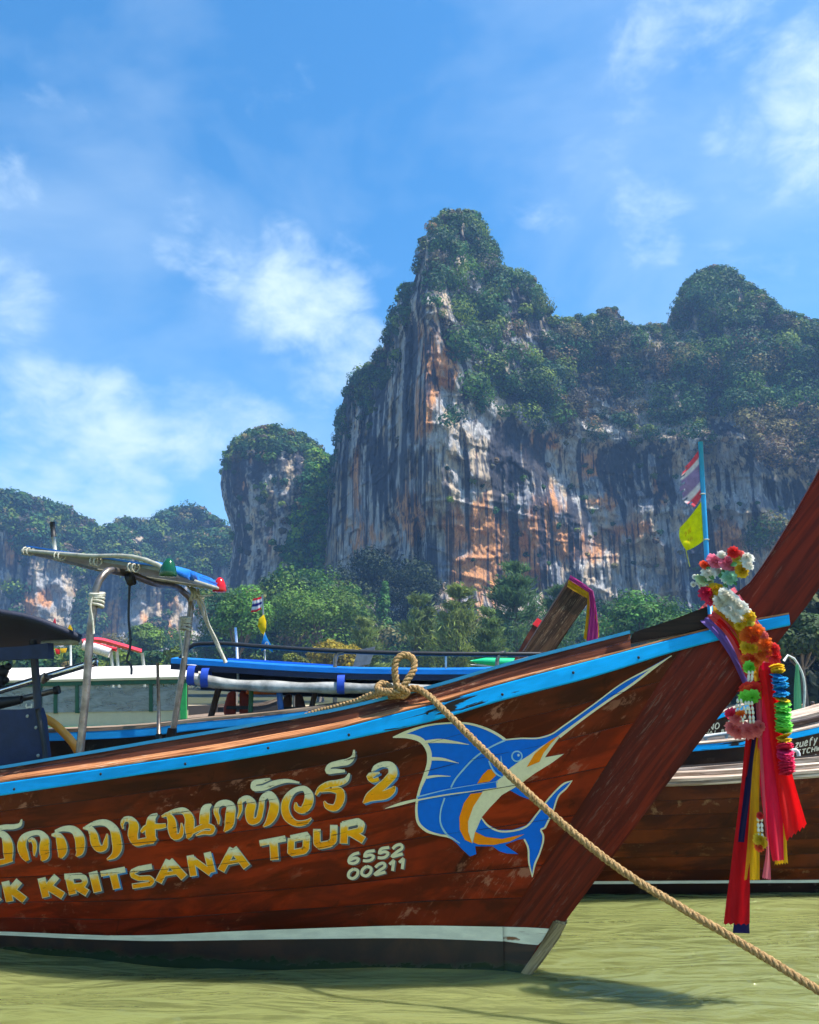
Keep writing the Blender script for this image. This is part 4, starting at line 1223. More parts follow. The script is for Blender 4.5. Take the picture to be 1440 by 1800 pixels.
def marlin():
    M = lambda p: Z((680, 1140), 2.77, p)
    P = Paint()
    body = [(30, 430), (90, 405), (190, 375), (290, 360), (400, 362), (480, 385), (540, 415), (575, 440), (650, 435), (740, 432), (800, 415), (860, 375), (1000, 275), (1150, 165), (1300, 80), (1385, 32), (1300, 95), (1200, 165), (1050, 270), (900, 375), (840, 425), (800, 475), (765, 532), (862, 512), (800, 555), (720, 605), (640, 665), (540, 720), (490, 780), (460, 820),
            (490, 855), (540, 882), (610, 882), (680, 860), (730, 800), (790, 722), (830, 680), (860, 655), (902, 642), (870, 680), (840, 705), (810, 790), (770, 870), (752, 880), (760, 905), (745, 990), (720, 1050), (708, 1100), (692, 1040), (685, 960), (670, 925), (640, 930),
            (600, 945), (575, 955), (610, 980), (640, 1000), (585, 998), (545, 985), (515, 962), (430, 962), (436, 1000), (405, 1012), (365, 975), (340, 948), (300, 915), (240, 905), (180, 880), (150, 840), (138, 780), (145, 740), (150, 700), (170, 650), (195, 590), (210, 530), (205, 490), (180, 450), (130, 425), (90, 420)]
    P.fill(M(body), .0030, MBLUE)
    P.fill(M([(595, 688), (640, 668), (680, 702), (715, 742), (650, 718)]), .0030, MBLUE)
    belly = [(560, 625), (600, 580), (640, 552), (690, 520), (760, 470), (838, 424), (798, 480), (766, 530), (862, 512), (800, 558), (720, 607), (640, 666), (560, 712), (500, 775), (462, 820), (432, 890), (416, 948), (396, 890), (394, 840), (420, 770), (460, 700), (520, 655)]
    P.fill(M(belly), .0046, CREAM)
    for q in ([(835, 422), (790, 450), (720, 510), (680, 576), (742, 550), (762, 508), (800, 460)],
              [(492, 588), (514, 586), (532, 616), (500, 646), (440, 656), (465, 615)],
              [(466, 698), (420, 770), (395, 840), (396, 890), (415, 946), (380, 930), (355, 880), (353, 820), (375, 750), (408, 706)],
              [(430, 890), (480, 915), (560, 925), (670, 902), (600, 938), (520, 955), (445, 952), (420, 942)]):
        P.fill(M(q), .0060, ORANGE)
    P.fill(M([(500, 545), (540, 562), (585, 598), (562, 622), (530, 602), (508, 572)]), .0060, MBLUE)
    lb = (.30, .58, .80)
    def s(c, *pts, off=.0066): P.stroke(M(pts), off, c, 0)
    s(CREAM, (30, 430, 3), (90, 408, 14), (190, 375, 9), (300, 362, 8), (400, 365, 10), (480, 388, 12), (540, 418, 13), (575, 442, 13))
    s(CREAM, (30, 432, 3), (110, 426, 24), (170, 447, 25), (205, 502, 24), (207, 545, 22), (186, 620, 20), (162, 680, 14), (149, 730, 12), (144, 790, 12), (156, 850, 14), (192, 884, 14), (250, 904, 10), (300, 914, 11), (356, 946, 4))
    s(CREAM, (190, 452, 14), (260, 448, 20), (330, 455, 12), (400, 466, 2)); s(CREAM, (210, 535, 18), (260, 536, 15), (350, 556, 2)); s(CREAM, (192, 626, 14), (240, 619, 10), (310, 620, 2))
    s(lb, (575, 445, 9), (520, 470, 8), (440, 520, 8), (370, 590, 8), (330, 640, 8), (312, 675, 8)); s(lb, (281, 725, 8), (262, 790, 7), (262, 850, 8), (290, 900, 9), (356, 946, 4))
    s(MBLUE, (150, 727, 8), (300, 695, 20), (420, 677, 26), (532, 661, 28), off=.0074)
    s(CREAM, (-8, 777, 2), (60, 756, 14), (140, 736, 12), (300, 708, 8), (420, 690, 8), (515, 676, 6), off=.0080); s(lb, (145, 720, 6), (300, 685, 8), (420, 665, 8), (540, 648, 8), off=.0080)
    s(CREAM, (575, 443, 7), (650, 436, 7), (740, 434, 7), (800, 416, 7), (860, 375, 7), (1000, 275, 6), (1150, 165, 6), (1300, 85, 7), (1385, 35, 3))
    s(CREAM, (838, 428, 16), (900, 380, 13), (1050, 270, 11), (1200, 168, 12), (1300, 92, 10), (1385, 33, 3), off=.0070)
    s(CREAM, (690, 582, 6), (745, 553, 8), (770, 520, 7), (802, 475, 7), (838, 428, 5), off=.0072)
    s(lb, (496, 545, 6), (508, 575, 8), (530, 606, 8), (562, 626, 5), off=.0072); s(lb, (555, 520, 2), (560, 560, 7), (582, 592, 3), off=.0072)
    s(CREAM, (460, 822, 6), (490, 858, 9), (540, 885, 9), (610, 886, 9), (680, 863, 9), (730, 804, 8), (790, 726, 8), (830, 683, 8), (862, 656, 9), (902, 641, 3))
    s(CREAM, (902, 641, 3), (870, 681, 8), (840, 708, 8), (808, 790, 8), (768, 872, 10)); s(CREAM, (768, 872, 9), (750, 880, 9), (760, 905, 9), (745, 990, 8), (720, 1050, 9), (708, 1112, 4))
    s(CREAM, (668, 926, 8), (685, 960, 9), (692, 1040, 8), (708, 1110, 4))
    for r, c, off in ((28, lb, .0066), (21, MBLUE, .0076)):
        P.fill(M([(633 + r * math.cos(a), 523 + r * math.sin(a)) for a in np.linspace(0, 2 * math.pi, 20, endpoint=False)]), off, c)
    P.fill(M([(640 + 6 * math.cos(a), 517 + 7 * math.sin(a)) for a in np.linspace(0, 2 * math.pi, 8, endpoint=False)]), .0086, (.5, .7, .85))
    o = P.build('marlin_painting', PAINT_CLEAN, hull_a)
    o['label'] = 'painted leaping blue marlin with cream outlines and orange belly'
marlin()

def seam_cracks():
    """Paint cracked open along the plank seams: broken dark hairlines over the lettering and the marlin."""
    rg = np.random.default_rng(4)
    for v in SPL[1:-1]:
        c = S_A(v); V = FA.Pn(c + np.array([0, .0095, 0])); mb = MB(); i = 2
        while i < 78:
            k = int(rg.integers(3, 9)); j = min(i + k, 80)
            w = .0011 * rg.uniform(.5, 1.5)
            rows = np.stack([V[i:j + 1] + [0, 0, w], V[i:j + 1] - [0, 0, w]], 1); rows[0] = rows[0].mean(0); rows[-1] = rows[-1].mean(0)
            mb.add(rows.reshape(-1, 3), grid_faces(j + 1 - i, 2)); i = j + int(rg.integers(0, 3))
        tag(mb.build('seam_crack', SEAM, hull_a), kind='stuff')
seam_cracks()
# ------------------------------------------------------------------ fittings of the near boat: pipe frame, roof panel, awning
STEEL = plain('dull_steel_pipe', (.24, .20, .17), .36, .8, .4, 14, .1, dirt=(.22, .12, .06))
CHROME = plain('polished_steel', (.62, .64, .68), .18, .95, .1)
GREYPIPE = plain('pale_pvc_pipe', (.36, .35, .28), .5, 0, .25, 18, dirt=(.18, .15, .10))
BLACK = plain('black_rubber', (.012, .012, .014), .55, 0, .3)
NAVY = plain('navy_tarpaulin', (.006, .014, .055), .62, 0, .25, 12, .25)
NAVY2 = plain('dark_tarpaulin', (.004, .009, .032), .7, 0, .3, 12, .3)
TARP = plain('bright_blue_tarpaulin', (.010, .17, .62), .45, 0, .15, 9, .3)
PANEL = plain('dusty_panel_backing', (.20, .23, .22), .6, 0, .35, 6, dirt=(.10, .11, .10))
ROPEW = plain('old_white_rope', (.55, .52, .42), .9, 0, .25, 60, .4)
P3 = lambda *q: [at(x, y, Y) for x, y, Y in q]

n_post = FA.solve(140, 1320, lambda s: .70); far_post = FA.P(n_post[0], -.72, n_post[2]); Yn = FA.P(*n_post).y; Yf = far_post.y
arch = catmull(P3((137, 1375, Yn), (140, 1330, Yn), (150, 1230, Yn), (164, 1070, Yn), (172, 1025, Yn), (186, 1006, Yn + .06), (212, 1006, Yn + .25), (270, 1025, (Yn + Yf) / 2), (325, 1043, Yf - .1), (336, 1056, Yf), (334, 1080, Yf), (318, 1200, Yf), (302, 1300, Yf), (296, 1350, Yf)), 70)
pf = MB().tube(arch, .026, 12).build('pipe_frame', STEEL, boat_a, uvaxis=(0, 0, 1))
MB().tube(P3((298, 1335, Yf), (300, 1305, Yf), (303, 1280, Yf)), (.06, .05, .038), 8).build('post_boot', BLACK, pf)
for x, y, Y in ((171, 1044, Yn), (327, 1086, Yf)):                       # turns of lashing round the posts
    mb = MB()
    for k in range(5):
        c = np.array(at(x - k * .4, y + k * 5, Y)); a = np.linspace(0, 2 * math.pi, 12)
        ring = np.stack([c[0] + .046 * np.cos(a), c[1] + .046 * np.sin(a), c[2] + .01 * np.sin(a + k)], -1)
        mb.tube(ring, .011, 5)
    mb.tube(catmull(P3((x - 8, y + 2, Y - .06), (x - 12, y + 22, Y - .07), (x - 9, y + 40, Y - .06), (x - 6, y + 70, Y - .05)), 10), .007, 5)
    mb.build('lashing', ROPEW, pf)
N1, F1, N2 = at(298, 1008, Yn + .02), at(388, 1036, Yf + .05), at(40, 968, Yn + .55)
F2 = N2 + F1 - N1
roof = thing('roof_panel', 'small tilted roof panel on pipes with blue tarpaulin above the near boat', 'canopy', (N1 + F2) / 2)
up = (F1 - N1).cross(N2 - N1).normalized(); up = up if up.z > 0 else -up
MB().box((N1 + F2) / 2 + up * .02, (F1 - N1) * .48, (N2 - N1) * .48, up * .012).build('panel', PANEL, roof, smooth=False)
MB().box((N1 + F2) / 2 + up * .040, (F1 - N1) * .49, (N2 - N1) * .49, up * .006).build('tarpaulin', TARP, roof, smooth=False)
for a, b in ((N1, F1), (N2, F2), (F1, F2)):
    MB().tube([a, (a + b) / 2, b], .015, 8).build('frame_pipe', GREYPIPE, roof)
MB().tube(catmull(P3((298, 1008, Yn + .02), (276, 992, Yn + .04), (258, 985, Yn + .06), (150, 977, Yn + .3), (40, 968, Yn + .55)), 14), .016, 8).build('frame_pipe', GREYPIPE, roof)
for q in (.2, .45, .7, .93):
    c = np.array(N1 * (1 - q) + N2 * q); a = np.linspace(0, 5 * math.pi, 26); dv = np.array((N2 - N1).normalized())
    pv = np.array(up); bv = np.cross(dv, pv)
    MB().tube(c + .028 * (np.cos(a)[:, None] * pv + np.sin(a)[:, None] * bv) + dv * (a / 5 / math.pi * .10)[:, None], .006, 5).build('lashing', ROPEW, roof)
# rolled flap of blue tarpaulin standing along the fore edge
fl_lo = catmull(P3((272, 994, Yn + .05), (300, 1004, Yn + .1), (345, 1020, (Yn + Yf) / 2), (386, 1033, Yf)), 14)
fl_hi = catmull(P3((262, 984, Yn + .12), (305, 994, Yn + .2), (350, 1008, (Yn + Yf) / 2 + .1), (376, 1018, Yf + .05)), 14)
mid = (fl_lo + fl_hi) / 2 + np.array([0, -.03, .012])
V = np.stack([fl_lo, mid, fl_hi, fl_hi + [0, .05, .0], fl_lo + [0, .06, -.01]], 1)
mesh_obj('tarpaulin_flap', V.reshape(-1, 3), grid_faces(14, 5, True), TARP, roof)
def nav_light(px, py, Y, r, col, nm):
    m = plain(nm, col, .15, 0, .1); c = np.array(at(px, py, Y))
    a = np.linspace(0, 2 * math.pi, 14, endpoint=False)
    prof = [(0.001, 1.25), (.35, 1.1), (.62, .7), (.85, .1), (1.0, -.7), (.9, -.85), (.001, -.9)]
    V = np.array([[(c[0] + r * q * math.cos(t), c[1] + r * q * math.sin(t), c[2] + r * h) for t in a] for q, h in prof])
    return mesh_obj('navigation_light', V.reshape(-1, 3), grid_faces(len(prof), 14, True), m, roof)
nav_light(296, 1000, Yn - .02, .062, (.004, .075, .030), 'green_lamp_lens')['label'] = 'green navigation light'
nav_light(386, 1030, Yf, .062, (.55, .010, .012), 'red_lamp_lens')['label'] = 'red navigation light'
MB().tube(P3((97, 972, Yn + .5), (94, 944, Yn + .5)), .016, 8).build('antenna', GREYPIPE, roof)
MB().tube(P3((94, 944, Yn + .5), (92, 918, Yn + .5)), .019, 8).build('antenna_tip', BLACK, roof)
MB().tube(P3((235, 1016, Yn + .3), (224, 1020, Yn + .3)), .05, 8).build('junction_box', BLACK, roof)
MB().tube(catmull(P3((228, 1020, Yn + .3), (226, 1080, Yn + .3), (226, 1150, Yn + .3), (222, 1160, Yn + .3), (230, 1168, Yn + .3), (231, 1186, Yn + .3)), 20), .009, 6).build('hanging_cord', BLACK, roof)
stay = thing('stay_rope', 'pale rope stay running from the red light down to the blue roof', 'rope', at(395, 1160, 7.1))
MB().tube(catmull(P3((336, 1032, Yf - .1), (346, 1050, Yf - .1), (362, 1090, 7.0), (378, 1125, 7.05), (397, 1165, 7.1)), 18), .016, 6).build('strand', ROPEW, stay)
MB().tube(catmull(P3((338, 1034, Yf - .12), (352, 1052, Yf - .1), (368, 1100, 7.0), (382, 1128, 7.05), (394, 1160, 7.1)), 18), .010, 6).build('strand', ROPEW, stay)
mb = MB()
for k in range(4): mb.tube(catmull(P3((330 + k * 6, 1030 + k * 2, Yf - .12), (338 + k * 5, 1044 + k, Yf - .16), (334 + k * 8, 1056 - k * 3, Yf - .14), (345 + k * 9, 1046, Yf - .1)), 10), .010, 5)
mb.build('knot', ROPEW, stay)

awn = thing('tarpaulin_awning', 'sagging navy tarpaulin awning with dark side screen at the left edge', 'awning', at(20, 1340, 5.7))
near = catmull(P3((-120, 1052, 5.5), (0, 1077, 5.5), (50, 1086, 5.55), (100, 1104, 5.6), (141, 1122, 5.7)), 24)
farr = catmull(P3((-120, 1150, 6.9), (0, 1140, 6.9), (60, 1136, 6.8), (110, 1131, 6.6), (141, 1126, 6.4)), 24)
A_ = np.stack([near * (1 - t) + farr * t + np.array([0, 0, -.03 * math.sin(math.pi * t)]) for t in np.linspace(0, 1, 8)], 1)
mesh_obj('canopy_sheet', A_.reshape(-1, 3), grid_faces(24, 8), NAVY2, awn)
MB().tube(near, .026, 8).build('edge_roll', NAVY2, awn)
MB().tube(P3((75, 1131, 6.0), (141, 1128, 5.9)), .022, 8).build('edge_pipe', GREYPIPE, awn)
MB().tube(P3((58, 1125, 5.75), (66, 1230, 5.75), (72, 1345, 5.75)), .028, 8).build('post', plain('dark_blue_post_paint', (.010, .014, .030), .5), awn)
for nm, poly in (('side_screen', ((-90, 1249), (35, 1247), (66, 1244), (72, 1262), (80, 1336), (40, 1342), (-90, 1356))), ('front_flap', ((-90, 1142), (40, 1136), (84, 1130), (85, 1158), (50, 1158), (-90, 1166)))):
    P_ = [at(x, y, 5.72) for x, y in poly]; k = len(P_)
    V = [tuple(p) for p in P_] + [tuple(p + Vector((.02, .05, 0))) for p in P_]
    mesh_obj(nm, V, [list(range(k)), [k + i for i in range(k)][::-1]] + [[i, i + k, (i + 1) % k + k, (i + 1) % k] for i in range(k)], NAVY, awn, smooth=False)
MB().tube(catmull(P3((66, 1246, 5.70), (72, 1275, 5.70), (78, 1310, 5.70), (80, 1334, 5.70)), 12), .018, 6).build('screen_hem', BLACK, awn)
for x, y in ((48, 1259), (63, 1279), (67, 1328)):
    v, f = sphere_geo(at(x, y, 5.70), (.012, .006, .012), 6, 8); mesh_obj('eyelet', v, f, GREYPIPE, awn)

eng = thing('engine_tiller', 'shiny steel tiller tube and grey exhaust pipe slanting out from the left', 'engine', at(20, 1235, 6.1))
MB().tube(P3((-80, 1238, 6.1), (60, 1196, 6.15), (166, 1164, 6.2)), .027, 12).build('tiller_tube', CHROME, eng)
MB().tube(P3((160, 1166, 6.2), (170, 1163, 6.2)), .034, 12).build('end_cap', CHROME, eng)
MB().tube(P3((-60, 1240, 6.2), (40, 1228, 6.2), (100, 1213, 6.2)), (.030, .024, .020), 10).build('exhaust_pipe', STEEL, eng)
MB().tube(P3((96, 1214, 6.2), (104, 1212, 6.2)), .032, 10).build('end_cap', BLACK, eng)
MB().tube(P3((-60, 1242, 6.15), (0, 1236, 6.15), (38, 1230, 6.15)), (.05, .046, .030), 10).build('grip', BLACK, eng)
MB().tube(P3((72, 1196, 6.12), (82, 1189, 6.12)), .036, 8).build('clamp', STEEL, eng)
mb = MB()
for x, y, r in ((4, 1180, .05), (14, 1172, .03), (-4, 1196, .06), (10, 1196, .028)):
    v, f = sphere_geo(at(x, y, 6.3), r, 7, 9); mb.add(v, f)
mb.build('engine_block', BLACK, eng)
MB().tube(P3((14, 1176, 6.3), (8, 1205, 6.3)), .008, 6).build('lever', STEEL, eng)
hose = MB().tube(catmull(P3((78, 1262, 6.0), (95, 1272, 6.0), (112, 1288, 6.0), (128, 1306, 6.0), (142, 1330, 6.05)), 20), .030, 10).build('bilge_hose', plain('orange_hose_plastic', (1.0, .36, .04), .4, 0, .1), None)
tag(hose, 'short bright orange hose bending down beside the navy side screen', 'hose')

# ------------------------------------------------------------------ mooring rope of the near boat
def hemp():
    n = NT('hemp_rope_fibre')
    f = n.noise(1.0, 6, .7, n.vec('Object', (90, 90, 90)), .5)
    n.set(Base_Color=n.mix(n.rng(f, .3, .7), (.13, .072, .026), (.52, .34, .16)), Roughness=.95)
    n.set(Specular_IOR_Level=.1); n.bump(f, .8, .006); return n.m
HEMP = hemp()
def rope(pts, r, parent, pitch=.10, mat=HEMP, n=3, dens=None):
    p = catmull([tuple(q) for q in pts], 400); L = np.linalg.norm(np.diff(p, axis=0), axis=1).sum()
    k = int(min(900, max(40, L / pitch * 12))); p = catmull([tuple(q) for q in pts], k)
    t, a, b = frames(p); s = np.r_[0, np.cumsum(np.linalg.norm(np.diff(p, axis=0), axis=1))]
    for i in range(n):
        ph = s / pitch * 2 * math.pi + i * 2 * math.pi / n
        jitter = 1 + .06 * np.sin(s * 37 + i * 2)
        c = p + (r * .50) * jitter[:, None] * (np.cos(ph)[:, None] * a + np.sin(ph)[:, None] * b)
        v, f = tube_geo(c, r * .56, 7); mesh_obj('strand', v, f, mat, parent)
    # loose fibres
    rg = np.random.default_rng(3); mb = MB()
    for _ in range(int(L * 26)):
        i = rg.integers(k); d = rg.normal(size=3); d /= np.linalg.norm(d); q = p[i] + d * r * .8
        mb.tube([q, q + d * r * .5 + t[i] * r * .4, q + d * r * rg.uniform(.6, 1.0) + t[i] * r * rg.uniform(-.2, 1.2)], .0007, 3, False)
    if L > .3: tag(mb.build('loose_fibres', mat, parent), kind='stuff')
kn = FA.P(*FA.solve(740, 1244, B_sheer)); K0 = kn.y + .06
moor = thing('mooring_rope', 'thick tan mooring rope knotted on the gunwale and slanting down across the marlin', 'rope', at(705, 1218, K0))
main = P3((716, 1211, K0), (732, 1210, K0 - .02), (752, 1222, K0 - .06), (775, 1243, K0 - .13), (800, 1268, K0 - .19), (850, 1318, K0 - .26), (900, 1367, K0 - .32), (1000, 1457, K0 - .43), (1100, 1535, K0 - .53), (1200, 1597, K0 - .62), (1300, 1656, K0 - .70), (1440, 1742, K0 - .82), (1600, 1846, K0 - .95))
rope(main, .0215, moor)
rope(P3((700, 1222, K0 - .03), (697, 1200, K0 - .03), (694, 1178, K0 - .03), (698, 1160, K0 - .02), (712, 1151, K0), (726, 1158, K0), (728, 1174, K0 - .02), (718, 1193, K0 - .05), (706, 1210, K0 - .06), (698, 1218, K0 - .05)), .022, moor, .085)
rope(P3((712, 1208, K0 - .05), (698, 1216, K0 - .07), (676, 1216, K0 - .04), (664, 1208, K0 + .02), (672, 1202, K0 + .05), (690, 1210, K0 + .02), (702, 1218, K0 - .03)), .022, moor, .085)
rope(P3((710, 1220, K0 - .04), (690, 1216, K0 - .06), (660, 1220, K0 + .02), (625, 1234, K0 + .12), (590, 1244, K0 + .22), (552, 1254, K0 + .34), (510, 1272, K0 + .45)), .022, moor, .085)
rope(P3((700, 1224, K0 - .02), (672, 1228, K0 + .08), (640, 1240, K0 + .14), (600, 1250, K0 + .25), (570, 1262, K0 + .3)), .016, moor, .07)
rope(P3((696, 1205, K0 - .07), (706, 1210, K0 - .08), (716, 1218, K0 - .06), (708, 1224, K0 - .04), (694, 1218, K0 - .04)), .020, moor, .08)

# ------------------------------------------------------------------ sashes, garlands, flags on the prow
_sd = [0]
def sheet(L, R, nfun, name, mat, parent, nu=30, nv=16, folds=2.5, amp=.012, seed=None, ragged=0.0):
    """Hanging cloth between two edge lines of image places, on the boat plane at n; pleats run along it."""
    if seed is None: _sd[0] += 1; seed = _sd[0] * .9
    l, r = catmull(L, nu), catmull(R, nu); rows = []
    for i in range(nu):
        t = i / (nu - 1); row = []
        for j in range(nv):
            w = j / (nv - 1)
            x, y = l[i] * (1 - w) + r[i] * w
            if i == nu - 1 and ragged: y += ragged * math.sin(j * 2.1 + seed)
            x += (1.6 * math.sin(4.1 * t + seed * 2.3 + w) + 1.0 * math.sin(9.7 * t + seed)) * t * min(1, nu / 24)
            nn = nfun(t) + .022 * t * math.sin(3.3 * t + seed * 1.7 + 1.5 * w) + amp * math.sin(2 * math.pi * folds * w * (1 - .3 * t) + seed + t * 1.9) + amp * .4 * math.sin(9 * t + 5 * w + seed)
            row.append(tuple(FA.plane(x, y, nn)))
        rows.append(row)
    return mesh_obj(name, np.array(rows).reshape(-1, 3), grid_faces(nu, nv), mat, parent)
def strip(C, w, nfun, name, mat, parent, **k):
    c = catmull(C, 24); t = np.gradient(c, axis=0); t /= np.linalg.norm(t, axis=1)[:, None]; nn = np.stack([-t[:, 1], t[:, 0]], -1)
    return sheet(c + nn * w / 2, c - nn * w / 2, nfun, name, mat, parent, **k)
RED, CRIM, DRED, YELW, NAV, PURP, PINK, CORAL = (cloth(n, c) for n, c in (('red_silk', (.92, .006, .008)), ('crimson_silk', (.90, .010, .060)), ('deep_red_silk', (.60, .004, .008)), ('yellow_silk', (.80, .42, .008)), ('navy_silk', (.016, .012, .085)), ('purple_silk', (.26, .15, .52)), ('pink_silk', (.90, .16, .22)), ('coral_silk', (.88, .10, .10))))
wrapn = lambda t: -.10 + .235 * min(1, t * 7) if t < .5 else .135 + .02 * (t - .5)
def sash(label, loc): return thing('silk_sash', label, 'sash', FA.plane(*loc, .15), 'silk sashes tied round the prow')
s1 = sash('purple silk sash, lowest of the bands wrapped round the prow, with a navy tail', (1300, 1170))
strip([(1226, 1074), (1236, 1086), (1262, 1110), (1288, 1146), (1306, 1182), (1318, 1206)], 15, wrapn, 'wrapped_band', PURP, s1, nv=10, folds=1.5)
sheet([(1322, 1195), (1326, 1215), (1318, 1300), (1306, 1400), (1297, 1480)], [(1334, 1195), (1338, 1215), (1329, 1300), (1317, 1400), (1309, 1481)], lambda t: .158, 'tail', NAV, s1, folds=1, amp=.006)
sheet([(1308, 1480), (1299, 1560), (1289, 1640)], [(1318, 1480), (1318, 1560), (1319, 1641)], lambda t: .100, 'tail', NAV, s1, folds=1, amp=.004, nu=14)
s2 = sash('red silk sash wrapped above the purple band, its dark red tail hanging lowest of all', (1310, 1170))
strip([(1236, 1064), (1246, 1074), (1275, 1098), (1302, 1138), (1318, 1176), (1332, 1206)], 22, lambda t: wrapn(t) + .006, 'wrapped_band', CORAL, s2, nv=14, folds=2.5, amp=.010)
strip([(1262, 1090), (1290, 1116), (1312, 1150), (1326, 1185), (1338, 1210)], 14, lambda t: .150, 'wrapped_band', RED, s2, nv=10, folds=1.5, amp=.008)
sheet([(1318, 1195), (1318, 1220), (1308, 1320), (1298, 1420), (1285, 1520), (1275, 1600), (1273, 1624)], [(1346, 1195), (1346, 1220), (1340, 1320), (1332, 1420), (1320, 1500), (1319, 1570), (1319, 1625)], lambda t: .148, 'tail', DRED, s2, folds=1.6, amp=.012, nu=44, ragged=2)
s3 = sash('yellow silk sash beneath the white flowers, with two yellow tails', (1320, 1160))
strip([(1246, 1054), (1254, 1062), (1280, 1086), (1304, 1122), (1322, 1160), (1336, 1196)], 17, lambda t: wrapn(t) + .012, 'wrapped_band', YELW, s3, nv=10, folds=1, amp=.006)
sheet([(1334, 1200), (1338, 1240), (1326, 1330), (1316, 1440), (1308, 1547)], [(1346, 1200), (1346, 1240), (1338, 1330), (1333, 1440), (1336, 1547)], lambda t: .170, 'tail', YELW, s3, folds=1.3, amp=.006, nu=34, ragged=1)
sheet([(1352, 1300), (1360, 1380), (1367, 1450), (1364, 1520)], [(1366, 1300), (1374, 1380), (1383, 1460), (1388, 1517)], lambda t: .165, 'tail', YELW, s3, folds=1.3, amp=.006, ragged=2)
s4 = sash('pink silk sash, uppermost band on the prow, with long pink and crimson tails', (1345, 1165))
strip([(1284, 1036), (1290, 1046), (1312, 1076), (1334, 1112), (1346, 1146), (1352, 1185)], 18, lambda t: wrapn(t) + .010, 'wrapped_band', PINK, s4, nv=12, folds=1.5)
sheet([(1334, 1165), (1333, 1230), (1332, 1310), (1342, 1430), (1356, 1514)], [(1366, 1165), (1370, 1230), (1374, 1310), (1376, 1420), (1377, 1512)], lambda t: .188, 'tail', CRIM, s4, folds=1.35, amp=.016, nu=36, ragged=1.5)
sheet([(1328, 1230), (1334, 1320), (1341, 1420), (1347, 1490), (1340, 1543)], [(1344, 1230), (1344, 1320), (1350, 1420), (1354, 1490), (1356, 1547)], lambda t: .180, 'tail', PINK, s4, folds=1.2, amp=.008, ragged=1.5)
s5 = sash('bright red silk sash flaring out to the right below the orange flowers', (1350, 1175))
sheet([(1334, 1180), (1340, 1215), (1356, 1310), (1370, 1400), (1382, 1478)], [(1366, 1172), (1374, 1230), (1392, 1350), (1406, 1410), (1417, 1450)], lambda t: .205, 'tail', RED, s5, folds=1.4, amp=.018, nu=36, ragged=3)

def ruffle_geo(rings=7, n=30, lobes=11, seed=0, flat=.55, rough=.10):
    """A ruffled blossom: nested frilled cups; unit radius, opening along +Z."""
    rg = np.random.default_rng(seed); V, Fc, o = [], [], 0
    for k in range(rings):
        f = (k + 1) / rings; a = np.linspace(0, 2 * math.pi, n, endpoint=False) + rg.uniform(0, 6)
        wob = 1 + rough * np.sin(lobes * a + rg.uniform(0, 6)) + rough * .5 * rg.normal(size=n)
        prof = ((.10 * f, -.25), (.55 * f, .05 + (1 - f) * .45), (1.0 * f, flat * (1 - f) + .12 * (f < .6) - .22 * f))
        rows = []
        for q, (r, z) in enumerate(prof):
            w = wob if q == 2 else 1 + (wob - 1) * .4
            zz = z + (rg.normal(size=n) * .05 + rough * np.cos(lobes * a + k) if q == 2 else 0)
            rows.append(np.stack([r * w * np.cos(a), r * w * np.sin(a), zz * np.ones(n)], -1))
        V.append(np.stack(rows).reshape(-1, 3)); Fc.append(grid_faces(3, n, True) + o); o += 3 * n
    return np.concatenate(V), np.concatenate(Fc)
_fl = {}
def petal(name, c):
    if name in MATS: return MATS[name]
    n = NT(name)
    tc = n.N('ShaderNodeTexCoord'); ln = n.N('ShaderNodeVectorMath'); ln.operation = 'LENGTH'; n.L(tc.outputs['Object'], ln.inputs[0])
    k = n.noise(5.0, 4, .6, tc.outputs['Object'])
    col = n.mix(n.rng(ln.outputs['Value'], .15, 1.05), tuple(x * x * .6 + x * .22 for x in c), tuple(min(1, x * 1.1 + .04) for x in c))
    col = n.mix(n.rng(k, .4, .62, 0, .28), col, tuple(x * .55 for x in c))
    n.set(Base_Color=col, Roughness=.8); n.set(Specular_IOR_Level=.15)
    tr = n.N('ShaderNodeBsdfTranslucent'); n.put(tr.inputs['Color'], col)
    mx = n.N('ShaderNodeMixShader'); mx.inputs[0].default_value = .5
    n.L(n.b.outputs[0], mx.inputs[1]); n.L(tr.outputs[0], mx.inputs[2]); n.L(mx.outputs[0], n.out.inputs['Surface'])
    MATS[name] = n.m
    return n.m
def flower_mesh(colname, c, seed, **k):
    key = (colname, seed)
    if key not in _fl:
        v, f = ruffle_geo(seed=seed, **k)
        o = mesh_obj('flower_shape', v, f, petal('petal_' + colname, c)); _fl[key] = o.data
        bpy.data.objects.remove(o)
    return _fl[key]
FCOL = {'pink': (.85, .20, .32), 'red': (.80, .02, .02), 'crimson': (.78, .01, .08), 'yellow': (.88, .60, .01), 'lemon': (.82, .74, .10), 'white': (.93, .90, .80), 'pale_green': (.62, .74, .40), 'teal': (.35, .68, .52), 'orange': (.95, .20, .005), 'vermilion': (.92, .09, .01), 'lime': (.25, .85, .12), 'blue': (.01, .40, .80), 'hot_pink': (.90, .02, .16), 'salmon': (.92, .22, .20), 'apple': (.10, .45, .03)}
def flower(parent, px, py, rpx, colname, n=.19, face=(0, -1, .25), squash=1.0, seed=None, name='flower'):
    p = FA.plane(px, py, n); r = rpx * 1.25 * p.y / F
    sd = seed if seed is not None else int((px * 7 + py * 3) % 3)
    o = bpy.data.objects.new(name, flower_mesh(colname, FCOL[colname], sd)); COL.objects.link(o)
    o.parent = parent; o.matrix_parent_inverse = Matrix.Translation(-parent.location)
    q = Vector(face).to_track_quat('Z', 'Y').to_matrix().to_4x4()
    o.matrix_basis = Matrix.Translation(p) @ q @ Matrix.Rotation(px * 1.7, 4, 'Z') @ Matrix.Diagonal((r, r, r * squash, 1))
    return o
